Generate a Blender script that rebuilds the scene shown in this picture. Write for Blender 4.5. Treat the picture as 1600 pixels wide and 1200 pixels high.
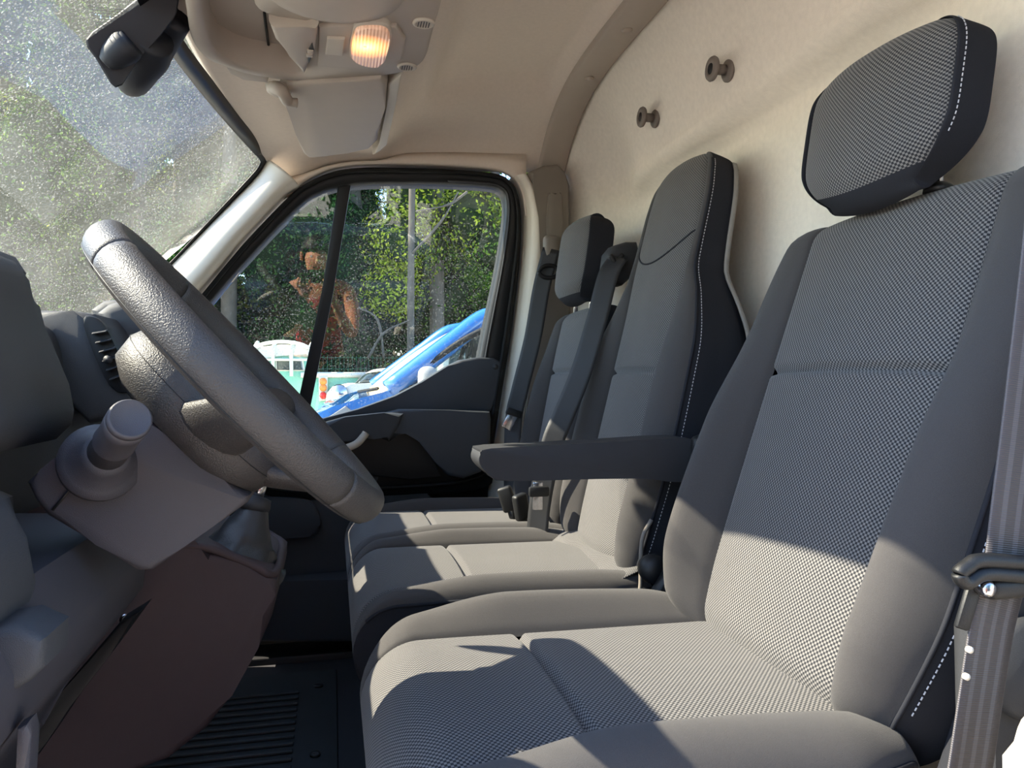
import bpy, bmesh, math, random
from mathutils import Vector, Matrix
random.seed(7)
for _o in list(bpy.data.objects): bpy.data.objects.remove(_o)
SC = bpy.context.scene
COL = SC.collection
pi = math.pi
# ------------------------------------------------------------------ camera
ZC = 0.78                       # camera height over the cab floor (z = 0)
GZ = -0.62                      # the ground outside
F = 1200.0
TH = math.atan(280/1200.0)      # camera turned towards the rear of the van
cam = bpy.data.cameras.new('camera'); co = bpy.data.objects.new('camera', cam); COL.objects.link(co)
co.location = (0, 0, ZC); co.rotation_euler = (pi/2, 0, -TH)
cam.sensor_width = 36; cam.lens = 36*F/1600; cam.shift_y = -10/1600; cam.clip_start = 0.01; cam.clip_end = 500
SC.camera = co
# ------------------------------------------------------------------ light
SUN_T = Vector((0.715, -0.15, -0.675)).normalized()     # direction the sunlight travels
w = bpy.data.worlds.new('world'); SC.world = w; w.use_nodes = True
nt = w.node_tree; bg = nt.nodes['Background']
sky = nt.nodes.new('ShaderNodeTexSky'); sky.sky_type = 'NISHITA'; sky.sun_disc = False
sky.sun_elevation = math.asin(-SUN_T.z); sky.sun_rotation = math.atan2(-SUN_T.x, -SUN_T.y); sky.dust_density = 0.5; sky.ozone_density = 3.0
nt.links.new(sky.outputs[0], bg.inputs[0]); bg.inputs[1].default_value = 0.44
sl = bpy.data.lights.new('sun', 'SUN'); so = bpy.data.objects.new('sun', sl); COL.objects.link(so)
sl.energy = 13.0; sl.angle = 0.009; sl.color = (1.0, 0.865, 0.70)
so.rotation_euler = SUN_T.to_track_quat('-Z', 'Y').to_euler(); so.location = (-8, 4, 12)
vs = SC.view_settings; vs.view_transform = 'Standard'; vs.look = 'None'; vs.gamma = 1; vs.use_curve_mapping = False
vs.exposure = 1.0
# ------------------------------------------------------------------ measuring helpers (photograph 1600 x 1200 -> metres)
sT, cT = math.sin(TH), math.cos(TH)
def ray(px, py):
    u = (px-800)/F; s = (590-py)/F
    return Vector((sT+u*cT, cT-u*sT, s))
def PY(px, py, Y):
    r = ray(px, py); k = Y/r.y; return Vector((r.x*k, Y, ZC+r.z*k))
def PX(px, py, X):
    r = ray(px, py); k = X/r.x; return Vector((X, r.y*k, ZC+r.z*k))
def PZ(px, py, Z):
    r = ray(px, py); k = (Z-ZC)/r.z; return Vector((r.x*k, r.y*k, Z))
DN = Vector((-0.033, 1.0, 0.133))            # outward normal of the leaning passenger door
def doorY(x, z, off=0.0): return 2.2 + 0.033*x - 0.133*(z-0.73) - off
def PD(px, py, off=0.0):                      # on the passenger door plane
    r = ray(px, py); k = (2.2-0.133*(ZC-0.73)-off)/(r.y-0.033*r.x+0.133*r.z)
    return Vector((r.x*k, r.y*k, ZC+r.z*k))
YC = 1.32                                     # centre line of the van
def lerp(a, b, t): return a+(b-a)*t
def clamp(x, a=0., b=1.): return max(a, min(b, x))
def sst(a, b, x):
    t = clamp((x-a)/(b-a)); return t*t*(3-2*t)
def interp(tab, x):                           # smooth monotone curve through a table
    if x <= tab[0][0]: return tab[0][1]
    if x >= tab[-1][0]: return tab[-1][1]
    n = len(tab); sec = [(tab[i+1][1]-tab[i][1])/(tab[i+1][0]-tab[i][0]) for i in range(n-1)]
    for i in range(n-1):
        x0, y0 = tab[i]; x1, y1 = tab[i+1]
        if x <= x1:
            sl_ = lambda k: sec[0] if k == 0 else sec[-1] if k == n-1 else (0. if sec[k-1]*sec[k] <= 0 else 2*sec[k-1]*sec[k]/(sec[k-1]+sec[k]))
            h = x1-x0; t = (x-x0)/h; m0, m1 = sl_(i)*h, sl_(i+1)*h
            return (2*t**3-3*t*t+1)*y0+(t**3-2*t*t+t)*m0+(-2*t**3+3*t*t)*y1+(t**3-t*t)*m1
def cr(pts, n=6, closed=False):               # Catmull-Rom through points (tuples or Vectors)
    P = [Vector(p) for p in pts]; N = len(P); out = []
    segs = N if closed else N-1
    for i in range(segs):
        p1 = P[i]; p2 = P[(i+1) % N]
        p0 = P[(i-1) % N] if closed or i > 0 else p1*2-p2
        p3 = P[(i+2) % N] if closed or i+2 < N else p2*2-p1
        for k in range(n):
            t = k/n
            out.append(0.5*((2*p1)+(p2-p0)*t+(2*p0-5*p1+4*p2-p3)*t*t+(3*p1-p0-3*p2+p3)*t**3))
    if not closed: out.append(P[-1].copy())
    return out
# ------------------------------------------------------------------ object helpers
def tag(o, label=None, cat=None, group=None, kind=None):
    if label: o['label'] = label
    if cat: o['category'] = cat
    if group: o['group'] = group
    if kind: o['kind'] = kind
    return o
def empty(name, loc, label=None, cat=None, group=None, kind=None):
    o = bpy.data.objects.new(name, None); COL.objects.link(o); o.location = loc; o.empty_display_size = 0.05
    return tag(o, label, cat, group, kind)
def put(o, parent):
    if parent is not None:
        o.parent = parent
        if parent.type == 'EMPTY': o.matrix_parent_inverse = Matrix.Translation(parent.location).inverted()
    return o
def mobj(name, verts, faces, mat, parent=None, smooth=True, uvs=None):
    me = bpy.data.meshes.new(name); me.from_pydata([tuple(v) for v in verts], [], faces); me.update()
    if uvs:
        l = me.uv_layers.new(name='UVMap')
        for lp in me.loops: l.data[lp.index].uv = uvs[lp.vertex_index]
    if smooth: me.polygons.foreach_set('use_smooth', [True]*len(me.polygons))
    me.materials.append(mat)
    o = bpy.data.objects.new(name, me); COL.objects.link(o)
    return put(o, parent)
def bobj(name, bm, mat, parent=None, smooth=True, angle=40):
    me = bpy.data.meshes.new(name); bmesh.ops.recalc_face_normals(bm, faces=bm.faces[:]); bm.to_mesh(me); bm.free()
    if smooth:
        me.polygons.foreach_set('use_smooth', [True]*len(me.polygons))
        try: me.set_sharp_from_angle(angle=math.radians(angle))
        except Exception: pass
    me.materials.append(mat)
    o = bpy.data.objects.new(name, me); COL.objects.link(o)
    return put(o, parent)
def grid(name, rows, mat, parent=None, closed=False, uvs=None, thick=0.0, capends=False):
    nr, nc = len(rows), len(rows[0]); V = [v for r in rows for v in r]; Fs = []
    for i in range(nr-1):
        for j in range(nc if closed else nc-1):
            a = i*nc+j; b = i*nc+(j+1) % nc; Fs.append((a, b, b+nc, a+nc))
    if capends: Fs += [tuple(range(nc))[::-1], tuple(range((nr-1)*nc, nr*nc))]
    U = [u for r in uvs for u in r] if uvs else None
    o = mobj(name, V, Fs, mat, parent, True, U)
    if thick:
        m = o.modifiers.new('thickness', 'SOLIDIFY'); m.thickness = thick; m.offset = 1
    return o
def rbox_bm(cx, cy, cz, sx, sy, sz, bev=0.005, seg=2, bm=None, rot=None):
    b = bmesh.new(); bmesh.ops.create_cube(b, size=1)
    bmesh.ops.scale(b, vec=(sx, sy, sz), verts=b.verts[:])
    bev = min(bev, 0.49*min(sx, sy, sz))
    if bev > 0: bmesh.ops.bevel(b, geom=b.edges[:], offset=bev, segments=seg, affect='EDGES', profile=0.5)
    M = Matrix.Translation((cx, cy, cz))
    if rot is not None: M = M @ rot.to_4x4()
    bmesh.ops.transform(b, matrix=M, verts=b.verts[:])
    if bm is None: return b
    t = bpy.data.meshes.new('t'); b.to_mesh(t); b.free(); bm.from_mesh(t); bpy.data.meshes.remove(t); return bm
def rbox(name, c, s, mat, parent=None, bev=0.005, seg=2, rot=None):
    return bobj(name, rbox_bm(*c, *s, bev, seg, None, rot), mat, parent)
def tube_rows(path, rad, n=12, flat=None):
    P = [Vector(p) for p in path]; rows = []; up = None
    for i, p in enumerate(P):
        t = (P[min(i+1, len(P)-1)]-P[max(i-1, 0)]).normalized()
        if up is None:
            up = Vector((0, 0, 1)) if abs(t.z) < .9 else Vector((1, 0, 0))
        a = up - t*up.dot(t); a.normalize(); up = a; b = t.cross(a)
        r = rad[i] if isinstance(rad, (list, tuple)) else rad
        rows.append([p + (a*math.cos(2*pi*k/n) + b*math.sin(2*pi*k/n))*r for k in range(n)])
    return rows
def tube(name, path, rad, mat, parent=None, n=12, cap=True):
    return grid(name, tube_rows(path, rad, n), mat, parent, closed=True, capends=cap)
def lathe(name, prof, O, axis, mat, parent=None, n=28):
    axis = Vector(axis).normalized(); a = axis.orthogonal().normalized(); b = axis.cross(a); O = Vector(O)
    rows = [[O+axis*h+(a*math.cos(2*pi*k/n)+b*math.sin(2*pi*k/n))*max(r, 1e-5) for k in range(n)] for r, h in prof]
    return grid(name, rows, mat, parent, closed=True, capends=True)
def ribbon(name, pts, wid, mat, parent=None, wdir=None, thick=0.0016):   # a flat strap; wdir = width direction(s)
    P = cr(pts, 8); n = len(P); rows = []; uv = []; L = 0
    for i, p in enumerate(P):
        if i: L += (p-P[i-1]).length
        t = (P[min(i+1, n-1)]-P[max(i-1, 0)]).normalized()
        if isinstance(wdir, list):
            f = i/(n-1)*(len(wdir)-1); k = min(int(f), len(wdir)-2); d = Vector(wdir[k]).lerp(Vector(wdir[k+1]), f-k)
        else: d = Vector(wdir)
        d = (d-t*d.dot(t)).normalized()
        rows.append([p+d*(wid*(j/6-.5)) for j in range(7)]); uv.append([(wid*(j/6-.5), L) for j in range(7)])
    return grid(name, rows, mat, parent, uvs=uv, thick=thick)
def prism(name, pts, y0, y1, mat, parent=None, bev=0.004, seg=3, sm=0, ymap=None):
    """outline (x, z) given at y0, extruded to y1; ymap(x, z, t) can bend it"""
    P = [(p[0], p[1]) for p in pts]
    if sm: P = [(v.x, v.y) for v in cr([(x, z, 0) for x, z in P], sm, True)]
    bm = bmesh.new(); n = len(P)
    A = [bm.verts.new((x, y0 if ymap is None else ymap(x, z, 0), z)) for x, z in P]
    B = [bm.verts.new((x, y1 if ymap is None else ymap(x, z, 1), z)) for x, z in P]
    fa = bm.faces.new(A); fb = bm.faces.new(B[::-1])
    for i in range(n): bm.faces.new((A[i], B[i], B[(i+1) % n], A[(i+1) % n]))
    if bev > 0:
        ed = list(fa.edges)+list(fb.edges)
        bmesh.ops.bevel(bm, geom=ed, offset=bev, segments=seg, affect='EDGES', profile=0.5, clamp_overlap=True)
    return bobj(name, bm, mat, parent)
def pxy(pts, Y): return [(v.x, v.z) for v in (PY(a, b, Y) for a, b in pts)]
def pxd(pts, off=0): return [(v.x, v.z) for v in (PD(a, b, off) for a, b in pts)]
def stitches(name, path, mat, parent=None, dash=0.0035, gap=0.0025, r=0.0007):
    V = []; Fs = []; acc = 0; P = [Vector(p) for p in path]
    pts = []; L = 0
    for a, b in zip(P, P[1:]):
        l = (b-a).length; s = (dash+gap) - (L % (dash+gap)) if L % (dash+gap) else 0
        d = (b-a).normalized() if l > 1e-9 else None
        while d is not None and s < l:
            pts.append((a+d*s, d)); s += dash+gap
        L += l
    for p, d in pts:
        u = d.orthogonal().normalized()*r; v = d.cross(u).normalized()*r; k = len(V)
        for q in (p, p+d*dash): V += [q+u, q+v, q-u, q-v]
        Fs += [(k+i, k+(i+1) % 4, k+4+(i+1) % 4, k+4+i) for i in range(4)] + [(k+3, k+2, k+1, k), (k+4, k+5, k+6, k+7)]
    o = mobj(name, V, Fs, mat, parent, False); o['kind'] = 'stuff'; return o
# ------------------------------------------------------------------ materials
def lin(c):
    return tuple(((x/255)/12.92 if x/255 <= .04045 else ((x/255+.055)/1.055)**2.4) for x in c)+(1.0,)
def newmat(name):
    m = bpy.data.materials.new(name); m.use_nodes = True; return m, m.node_tree, m.node_tree.nodes['Principled BSDF']
def N(nt, t, **kw):
    n = nt.nodes.new(t)
    for k, v in kw.items():
        if hasattr(n, k): setattr(n, k, v)
        else: n.inputs[k].default_value = v
    return n
def plain(name, col, rough=.5, var=.08, scale=40., bump=.0, bscale=400., spec=.5, metal=0., coord='Object', coat=0., sheen=0.):
    m, nt, b = newmat(name); L = nt.links
    tc = N(nt, 'ShaderNodeTexCoord'); no = N(nt, 'ShaderNodeTexNoise', Scale=scale, Detail=3.)
    L.new(tc.outputs[coord], no.inputs['Vector'])
    mx = N(nt, 'ShaderNodeMix', data_type='RGBA'); c = lin(col)
    mx.inputs[6].default_value = tuple(x*(1-var) for x in c[:3])+(1,); mx.inputs[7].default_value = tuple(min(1, x*(1+var)) for x in c[:3])+(1,)
    L.new(no.outputs['Fac'], mx.inputs[0]); L.new(mx.outputs[2], b.inputs['Base Color'])
    b.inputs['Roughness'].default_value = rough; b.inputs['Specular IOR Level'].default_value = spec; b.inputs['Metallic'].default_value = metal
    b.inputs['Coat Weight'].default_value = coat; b.inputs['Sheen Weight'].default_value = sheen
    if bump:
        n2 = N(nt, 'ShaderNodeTexNoise', Scale=bscale, Detail=2.); L.new(tc.outputs[coord], n2.inputs['Vector'])
        bp = N(nt, 'ShaderNodeBump', Strength=bump, Distance=.001); L.new(n2.outputs['Fac'], bp.inputs['Height']); L.new(bp.outputs[0], b.inputs['Normal'])
    return m
def weave(name, dark, light, pu, pv, bump=.6, lo=.42, hi=.62):
    m, nt, b = newmat(name); L = nt.links
    tc = N(nt, 'ShaderNodeUVMap'); sp = N(nt, 'ShaderNodeSeparateXYZ'); L.new(tc.outputs[0], sp.inputs[0])
    def cosn(o, p):
        a = N(nt, 'ShaderNodeMath', operation='MULTIPLY'); a.inputs[1].default_value = pi/p; L.new(sp.outputs[o], a.inputs[0])
        c = N(nt, 'ShaderNodeMath', operation='COSINE'); L.new(a.outputs[0], c.inputs[0]); return c
    x = N(nt, 'ShaderNodeMath', operation='MULTIPLY'); L.new(cosn(0, pu).outputs[0], x.inputs[0]); L.new(cosn(1, pv).outputs[0], x.inputs[1])
    r = N(nt, 'ShaderNodeMapRange'); r.inputs[1].default_value = -1; r.inputs[2].default_value = 1; L.new(x.outputs[0], r.inputs[0])
    rp = N(nt, 'ShaderNodeValToRGB'); rp.color_ramp.elements[0].position = lo; rp.color_ramp.elements[1].position = hi
    rp.color_ramp.elements[0].color = lin(dark); rp.color_ramp.elements[1].color = lin(light)
    L.new(r.outputs[0], rp.inputs[0])
    no = N(nt, 'ShaderNodeTexNoise', Scale=900.); L.new(tc.outputs[0], no.inputs['Vector'])
    mx = N(nt, 'ShaderNodeMix', data_type='RGBA', blend_type='MULTIPLY'); mx.inputs[0].default_value = .35
    L.new(rp.outputs[0], mx.inputs[6]); L.new(no.outputs['Fac'], mx.inputs[7]); L.new(mx.outputs[2], b.inputs['Base Color'])
    bp = N(nt, 'ShaderNodeBump', Strength=bump, Distance=.0009); L.new(r.outputs[0], bp.inputs['Height']); L.new(bp.outputs[0], b.inputs['Normal'])
    b.inputs['Roughness'].default_value = .85; b.inputs['Specular IOR Level'].default_value = .2; b.inputs['Sheen Weight'].default_value = .12
    return m
def glass(name, tint, dust=0.0, refl=1.0, scale=6.):
    m, nt, b = newmat(name); L = nt.links; nt.nodes.remove(b); out = nt.nodes['Material Output']
    tr = N(nt, 'ShaderNodeBsdfTransparent', Color=tint); gl = N(nt, 'ShaderNodeBsdfGlossy', Roughness=.0)
    gl.inputs['Color'].default_value = (refl, refl, refl, 1)
    fr = N(nt, 'ShaderNodeFresnel', IOR=1.5); ge = N(nt, 'ShaderNodeNewGeometry')
    # a pane has two faces: take the outside-to-glass fresnel on both
    iv = N(nt, 'ShaderNodeMix', data_type='FLOAT'); iv.inputs[2].default_value = 1.5; iv.inputs[3].default_value = 1/1.5
    L.new(ge.outputs['Backfacing'], iv.inputs[0]); L.new(iv.outputs[0], fr.inputs['IOR'])
    ms = N(nt, 'ShaderNodeMixShader'); L.new(fr.outputs[0], ms.inputs[0]); L.new(tr.outputs[0], ms.inputs[1]); L.new(gl.outputs[0], ms.inputs[2])
    last = ms
    if dust:
        tc = N(nt, 'ShaderNodeTexCoord')
        n1 = N(nt, 'ShaderNodeTexNoise', Scale=scale, Detail=6., Roughness=.65); L.new(tc.outputs['Object'], n1.inputs['Vector'])
        n2 = N(nt, 'ShaderNodeTexNoise', Scale=260., Detail=2.); L.new(tc.outputs['Object'], n2.inputs['Vector'])
        r1 = N(nt, 'ShaderNodeMapRange'); r1.inputs[1].default_value = .3; r1.inputs[2].default_value = .75; r1.inputs[3].default_value = dust*.55; r1.inputs[4].default_value = dust*1.5
        L.new(n1.outputs['Fac'], r1.inputs[0])
        r2 = N(nt, 'ShaderNodeMapRange'); r2.inputs[1].default_value = .60; r2.inputs[2].default_value = .78; r2.inputs[3].default_value = 0; r2.inputs[4].default_value = .45
        L.new(n2.outputs['Fac'], r2.inputs[0])
        ad = N(nt, 'ShaderNodeMath', operation='ADD', use_clamp=True); L.new(r1.outputs[0], ad.inputs[0]); L.new(r2.outputs[0], ad.inputs[1])
        df = N(nt, 'ShaderNodeBsdfDiffuse', Color=(.46, .47, .44, 1)); tl = N(nt, 'ShaderNodeBsdfTranslucent', Color=(.46, .47, .44, 1))
        md = N(nt, 'ShaderNodeMixShader'); md.inputs[0].default_value = .6; L.new(df.outputs[0], md.inputs[1]); L.new(tl.outputs[0], md.inputs[2])
        m2 = N(nt, 'ShaderNodeMixShader'); L.new(ad.outputs[0], m2.inputs[0]); L.new(ms.outputs[0], m2.inputs[1]); L.new(md.outputs[0], m2.inputs[2]); last = m2
    L.new(last.outputs[0], out.inputs['Surface']); return m
def leafmat(name, a, b_, c):
    m, nt, b = newmat(name); L = nt.links; out = nt.nodes['Material Output']; nt.nodes.remove(b)
    ge = N(nt, 'ShaderNodeNewGeometry'); rp = N(nt, 'ShaderNodeValToRGB'); rp.color_ramp.elements[0].color = lin(a); rp.color_ramp.elements[1].color = lin(c)
    e = rp.color_ramp.elements.new(.55); e.color = lin(b_)
    L.new(ge.outputs['Random Per Island'], rp.inputs[0])
    d = N(nt, 'ShaderNodeBsdfDiffuse'); t = N(nt, 'ShaderNodeBsdfTranslucent'); L.new(rp.outputs[0], d.inputs[0]); L.new(rp.outputs[0], t.inputs[0])
    ms = N(nt, 'ShaderNodeMixShader'); ms.inputs[0].default_value = .45; L.new(d.outputs[0], ms.inputs[1]); L.new(t.outputs[0], ms.inputs[2])
    L.new(ms.outputs[0], out.inputs['Surface']); return m
def emis(name, col, e):
    m, nt, b = newmat(name); b.inputs['Base Color'].default_value = lin(col); b.inputs['Emission Color'].default_value = lin(col); b.inputs['Emission Strength'].default_value = e
    return m
M = {}
M['felt'] = plain('beige_headliner_felt', (220, 207, 194), .95, .06, 120, .5, 900, .1)
M['felt_rear'] = plain('beige_bulkhead_felt', (224, 216, 204), .95, .1, 90, .6, 700, .1)
M['trim_grey'] = plain('warm_grey_plastic', (120, 112, 103), .6, .04, 30, .25, 1400, .35)
M['console_grey'] = plain('overhead_grey_plastic', (170, 159, 148), .6, .04, 30, .25, 1400, .35)
M['peg'] = plain('grey_peg_plastic', (112, 103, 96), .55, .04, 30)
M['trim_light'] = plain('light_grey_plastic', (186, 178, 166), .6, .04, 30, .25, 1400, .35)
M['trim_arch'] = plain('taupe_arch_plastic', (170, 158, 146), .65, .04, 30, .25, 1400, .3)
M['cream'] = plain('cream_paint', (214, 206, 192), .4, .03, 20, 0, 100, .5)
M['white'] = plain('white_paint', (235, 233, 228), .25, .02, 10, 0, 100, .5, coat=.5)
M['dark'] = plain('dark_plastic', (46, 47, 50), .55, .08, 60, .35, 1500, .4)
M['dash'] = plain('dashboard_plastic', (60, 61, 64), .6, .06, 60, .5, 1300, .35)
M['shroud'] = plain('column_plastic', (60, 58, 63), .5, .05, 60, .4, 1600, .45)
M['console'] = plain('console_plastic', (64, 52, 54), .6, .06, 60, .4, 1500, .35)
M['door'] = plain('door_plastic', (60, 64, 70), .6, .05, 60, .4, 1500, .35)
M['black'] = plain('black_plastic', (20, 21, 23), .5, .1, 60, .2, 1200, .4)
M['rubber'] = plain('black_rubber', (14, 14, 15), .65, .1, 60, .2, 900, .3)
M['leather'] = plain('grained_wheel_rim', (56, 54, 54), .45, .06, 200, .9, 700, .5)
M['fabric'] = plain('charcoal_bolster_fabric', (66, 64, 64), .9, .3, 1500, .6, 1900, .15, sheen=.1)
M['weave'] = weave('grey_waffle_weave', (40, 41, 45), (122, 119, 117), .0031, .0028)
M['weave2'] = weave('grey_fine_ribbed_weave', (50, 50, 53), (116, 113, 111), .0030, .0022)
M['stitch'] = plain('grey_thread', (190, 190, 195), .8)
M['belt'] = plain('black_belt_webbing', (34, 35, 38), .5, .1, 20, .5, 1500, .5)
M['chrome'] = plain('bright_steel', (190, 190, 195), .2, .03, 30, metal=1.)
M['mat'] = plain('black_rubber_mat', (44, 48, 50), .55, .25, 60, .6, 500, .4)
M['frit'] = plain('black_frit', (13, 14, 17), .35, .05)
M['glass'] = glass('window_glass', (.93, .965, .945, 1), .006)
M['wind'] = glass('dusty_windshield_glass', (.93, .96, .945, 1), .05)
# ================================================================== THE SETTING
HW = 0.82
EDGE = [(-.26, 1.24), (-.17, 1.265), (-.10, 1.285), (0., 1.335), (.08, 1.352), (.44, 1.365), (.66, 1.375)]
MIDZ = [(-.26, 1.368), (.10, 1.388), (.20, 1.49), (.36, 1.535), (.66, 1.545)]
def hx(Y): return -.25 + .075*((Y-YC)/.72)**2                       # windshield header line
def ceilz(X, Y):
    q = clamp(abs(Y-YC)/HW, 0, 1)
    n = lerp(7., 5.5, sst(-.1, .35, X))
    z = lerp(interp(MIDZ, X), interp(EDGE, X), q**n)
    # shallow moulded recess over the passenger
    e = max(abs(X-.40)/.17, abs(Y-1.62)/.34)
    return z + .028*(1-sst(.80, 1.0, e))
rows = []; uv = []
ys = [lerp(.50, 2.14, j/90) for j in range(91)]
for i in range(61):
    s = i/60; rows.append([Vector((lerp(hx(Y), .70, s), Y, ceilz(lerp(hx(Y), .70, s), Y))) for Y in ys])
headliner = tag(grid('ceiling', rows, M['felt'], thick=-.03), 'beige felt headliner of the van cab', None, None, 'structure')
# rear bulkhead lined with felt
def archz(Y): return ceilz(.645, Y)
def bulkx(Y, z):
    dy = clamp(min(2.15-Y, Y-.42)/.34); dz = clamp((archz(min(max(Y, .5), 2.14))-z)/.30)
    fy = 1-(1-dy)**2.2; fz = 1-(1-dz)**2.2
    x = .655 + .145*min(1, fy*fz*1.05)
    x -= .06*sst(1.265+.02*math.sin(Y*2), 1.295+.02*math.sin(Y*2), z)*sst(.02, .2, clamp(2.0-Y, 0, 1))*fz
    # pressed vertical channel behind the bench
    return x
rows = []
for i in range(101):
    r = []
    for j in range(91):
        Y = lerp(.42, 2.15, j/90); zt = archz(min(max(Y, .5), 2.14))
        z = lerp(-.02, zt+.004, i/100); r.append(Vector((bulkx(Y, z), Y, z)))
    rows.append(r)
bulk = tag(grid('wall_rear', rows, M['felt_rear'], thick=.02), 'beige felt-lined bulkhead behind the seats', None, None, 'structure')
# arch trim between headliner and bulkhead
rows = []
for j in range(71):
    Y = lerp(.52, 2.135, j/70); z = archz(Y); z2 = ceilz(.58, Y)
    rows.append([Vector((.572, Y, ceilz(.572, Y)+.002)), Vector((.575, Y, z2-.011)), Vector((.582, Y, z2-.014)), Vector((.61, Y, lerp(z, z2, .5)-.018)), Vector((.648, Y, z-.014)), Vector((.654, Y, z-.010)), Vector((.656, Y, z+.002))])
arch = tag(grid('trim_1', rows, M['trim_arch']), 'curved light grey trim strip between headliner and bulkhead', None, None, 'structure')
for Y in (1.80, 1.55, 1.2):
    z = archz(Y)
    lathe('trim_clip', [(.0, .0), (.012, .0), (.012, .003), (.008, .006), (0, .0065)], (.615, Y, z-.017), (0, 0, -1), M['trim_arch'], arch, 16)
# floor, firewall, rocker
fl = tag(rbox('floor', (-.12, 1.32, -.03), (1.9, 1.8, .06), M['dark'], None, .004), 'dark cab floor under the seats', None, None, 'structure')
tag(rbox('wall_front', (-1.02, 1.32, .36), (.04, 1.8, .78), M['black'], None, .004), 'black firewall ahead of the footwell', None, None, 'structure')
tag(rbox('trim_9', (-.12, 2.24, -.14), (1.9, .12, .32), M['black'], None, .01), 'black sill below the passenger door', None, None, 'structure')
tag(rbox('trim_10', (-.82, 2.21, .36), (.62, .06, .86), M['black'], None, .01), 'black inner side panel ahead of the passenger door', None, None, 'structure')
# rubber mat with raised ribs
mt = empty('floor_mat', (-.2, 1.6, 0), 'black ribbed rubber mat in the passenger footwell', 'floor mat')
rbox('mat_base', (-.30, 1.55, .004), (.62, 1.08, .008), M['mat'], mt, .003)
me0 = None
for k in range(26):
    y = 1.10+k*.034; x1 = -.015 if k % 6 else -.03
    if me0 is None:
        o = rbox('rib', (-.33, y, .010), (.50, .014, .008), M['mat'], mt, .0035, 2); me0 = o.data; y00 = y
    else:
        o = bpy.data.objects.new('rib', me0); COL.objects.link(o); put(o, mt); o.location = (0, y-y00, 0)
for y in (1.25, 1.62, 1.98):
    lathe('mat_clip', [(0, 0), (.011, 0), (.011, .004), (.006, .0045), (0, .002)], (-.035, y, .008), (0, 0, 1), M['black'], mt, 16)
# ------------------------------------------------------------------ windshield
def hz(Y): return ceilz(hx(Y), Y)
def wsx(Y, z): return hx(Y) - (hz(Y)-z)*1.0 - .06*math.sin(clamp((hz(Y)-z)/.62)*pi)*(1-((Y-YC)/.95)**2)
def PW(px, py, off=0.):
    r = ray(px, py); lo, hi = .3, 4.
    g = lambda k: r.x*k - off - wsx(r.y*k, ZC+r.z*k)
    a = .5
    while a < 4 and not (g(a) > 0 and g(a+.02) <= 0): a += .02
    lo, hi = a, a+.02
    for _ in range(30):
        m_ = (lo+hi)/2
        if g(m_) > 0: lo = m_
        else: hi = m_
    return r*lo + Vector((0, 0, ZC))
wi = empty('window_1', (-.5, YC, .8), 'large dusty windshield at the front of the cab', None, None, 'structure')
rows = []
for i in range(33):
    r = []
    for j in range(49):
        Y = lerp(.56, 2.085, j/48); z = lerp(.74, hz(Y)+.01, i/32); r.append(Vector((wsx(Y, z), Y, z)))
    rows.append(r)
pane = grid('pane', rows, M['wind'], wi, thick=.005)
# black printed border of the glass
outer = [PW(*p) for p in [(262, 5), (282, 57), (330, 123), (372, 180), (411, 228), (416, 243), (411, 258), (399, 273), (360, 314), (318, 357), (275, 402), (228, 450), (180, 505)]]
inner = [PW(*p) for p in [(236, 28), (262, 78), (307, 138), (352, 191), (390, 233), (403, 247), (402, 256), (391, 270), (353, 311), (313, 354), (271, 399), (224, 446), (176, 500)]]
o1 = cr(outer, 6); i1 = cr(inner, 6)
rows = [[a+Vector((.004, 0, -.004)), b+Vector((.004, 0, -.004))] for a, b in zip(o1, i1)]
grid('frit_band', rows, M['frit'], wi, thick=.001)
# header band across to the driver's side
rows = []
for j in range(40):
    Y = lerp(.58, 1.40, j/39)
    rows.append([Vector((wsx(Y, hz(Y)-d)+.004, Y, hz(Y)-d-.004)) for d in (-.005, .01, .028)])
grid('frit_header', rows, M['frit'], wi, thick=.001)
# dotted patch around the mirror foot: fine printed lines
pp = [PW(130, 5), PW(195, 150), PW(285, 112), PW(245, 20)]
for k in range(34):
    t = (k+.5)/34
    a = pp[0].lerp(pp[1], t); b = pp[3].lerp(pp[2], t)
    if t < .82: a = a.lerp(b, .0 if t > .4 else .02)
    a.x = wsx(a.y, a.z)+.003; b.x = wsx(b.y, b.z)+.003
    c = (a+b)/2; c.x = wsx(c.y, c.z)+.003
    ribbon('frit_line', [a, c, b], .0011, M['frit'], wi, pp[1]-pp[0], .0004)
# ------------------------------------------------------------------ passenger door
dr = empty('door_1', (.1, 2.2, .05), 'passenger door with dark grey panel and black window frame', None, None, 'structure')
OUT = [(250, 540), (318, 456), (380, 380), (450, 306), (482, 283), (522, 266), (570, 260), (640, 261), (700, 263), (770, 269), (796, 280), (810, 302), (816, 350), (812, 420), (800, 520), (786, 610), (772, 700), (764, 760), (600, 780), (420, 780), (300, 700)]
INN = [(282, 545), (332, 469), (400, 392), (468, 322), (500, 301), (532, 291), (575, 287), (640, 286), (700, 287), (765, 291), (785, 298), (791, 312), (790, 345), (778, 420), (757, 520), (744, 590), (735, 650), (700, 690), (600, 700), (430, 700), (330, 650)]
def ring(name, out, inn, off0, off1, mat, parent, n=5):
    A = cr([PD(a, b, off0) for a, b in out], n, True); B = cr([PD(a, b, off0) for a, b in inn], n, True)
    D = Vector((0, off0-off1, 0)); rows = []
    for a, b in zip(A, B):
        m_ = a.lerp(b, .5)
        rows.append([a+D, a+D*.15, a.lerp(b, .12), m_+Vector((0, -.004, 0)), a.lerp(b, .9), b+D*.3, b+D])
    rows.append(rows[0]); return grid(name, rows, mat, parent)
fr = ring('window_frame', OUT, INN, .035, -.03, M['black'], dr)
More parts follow.
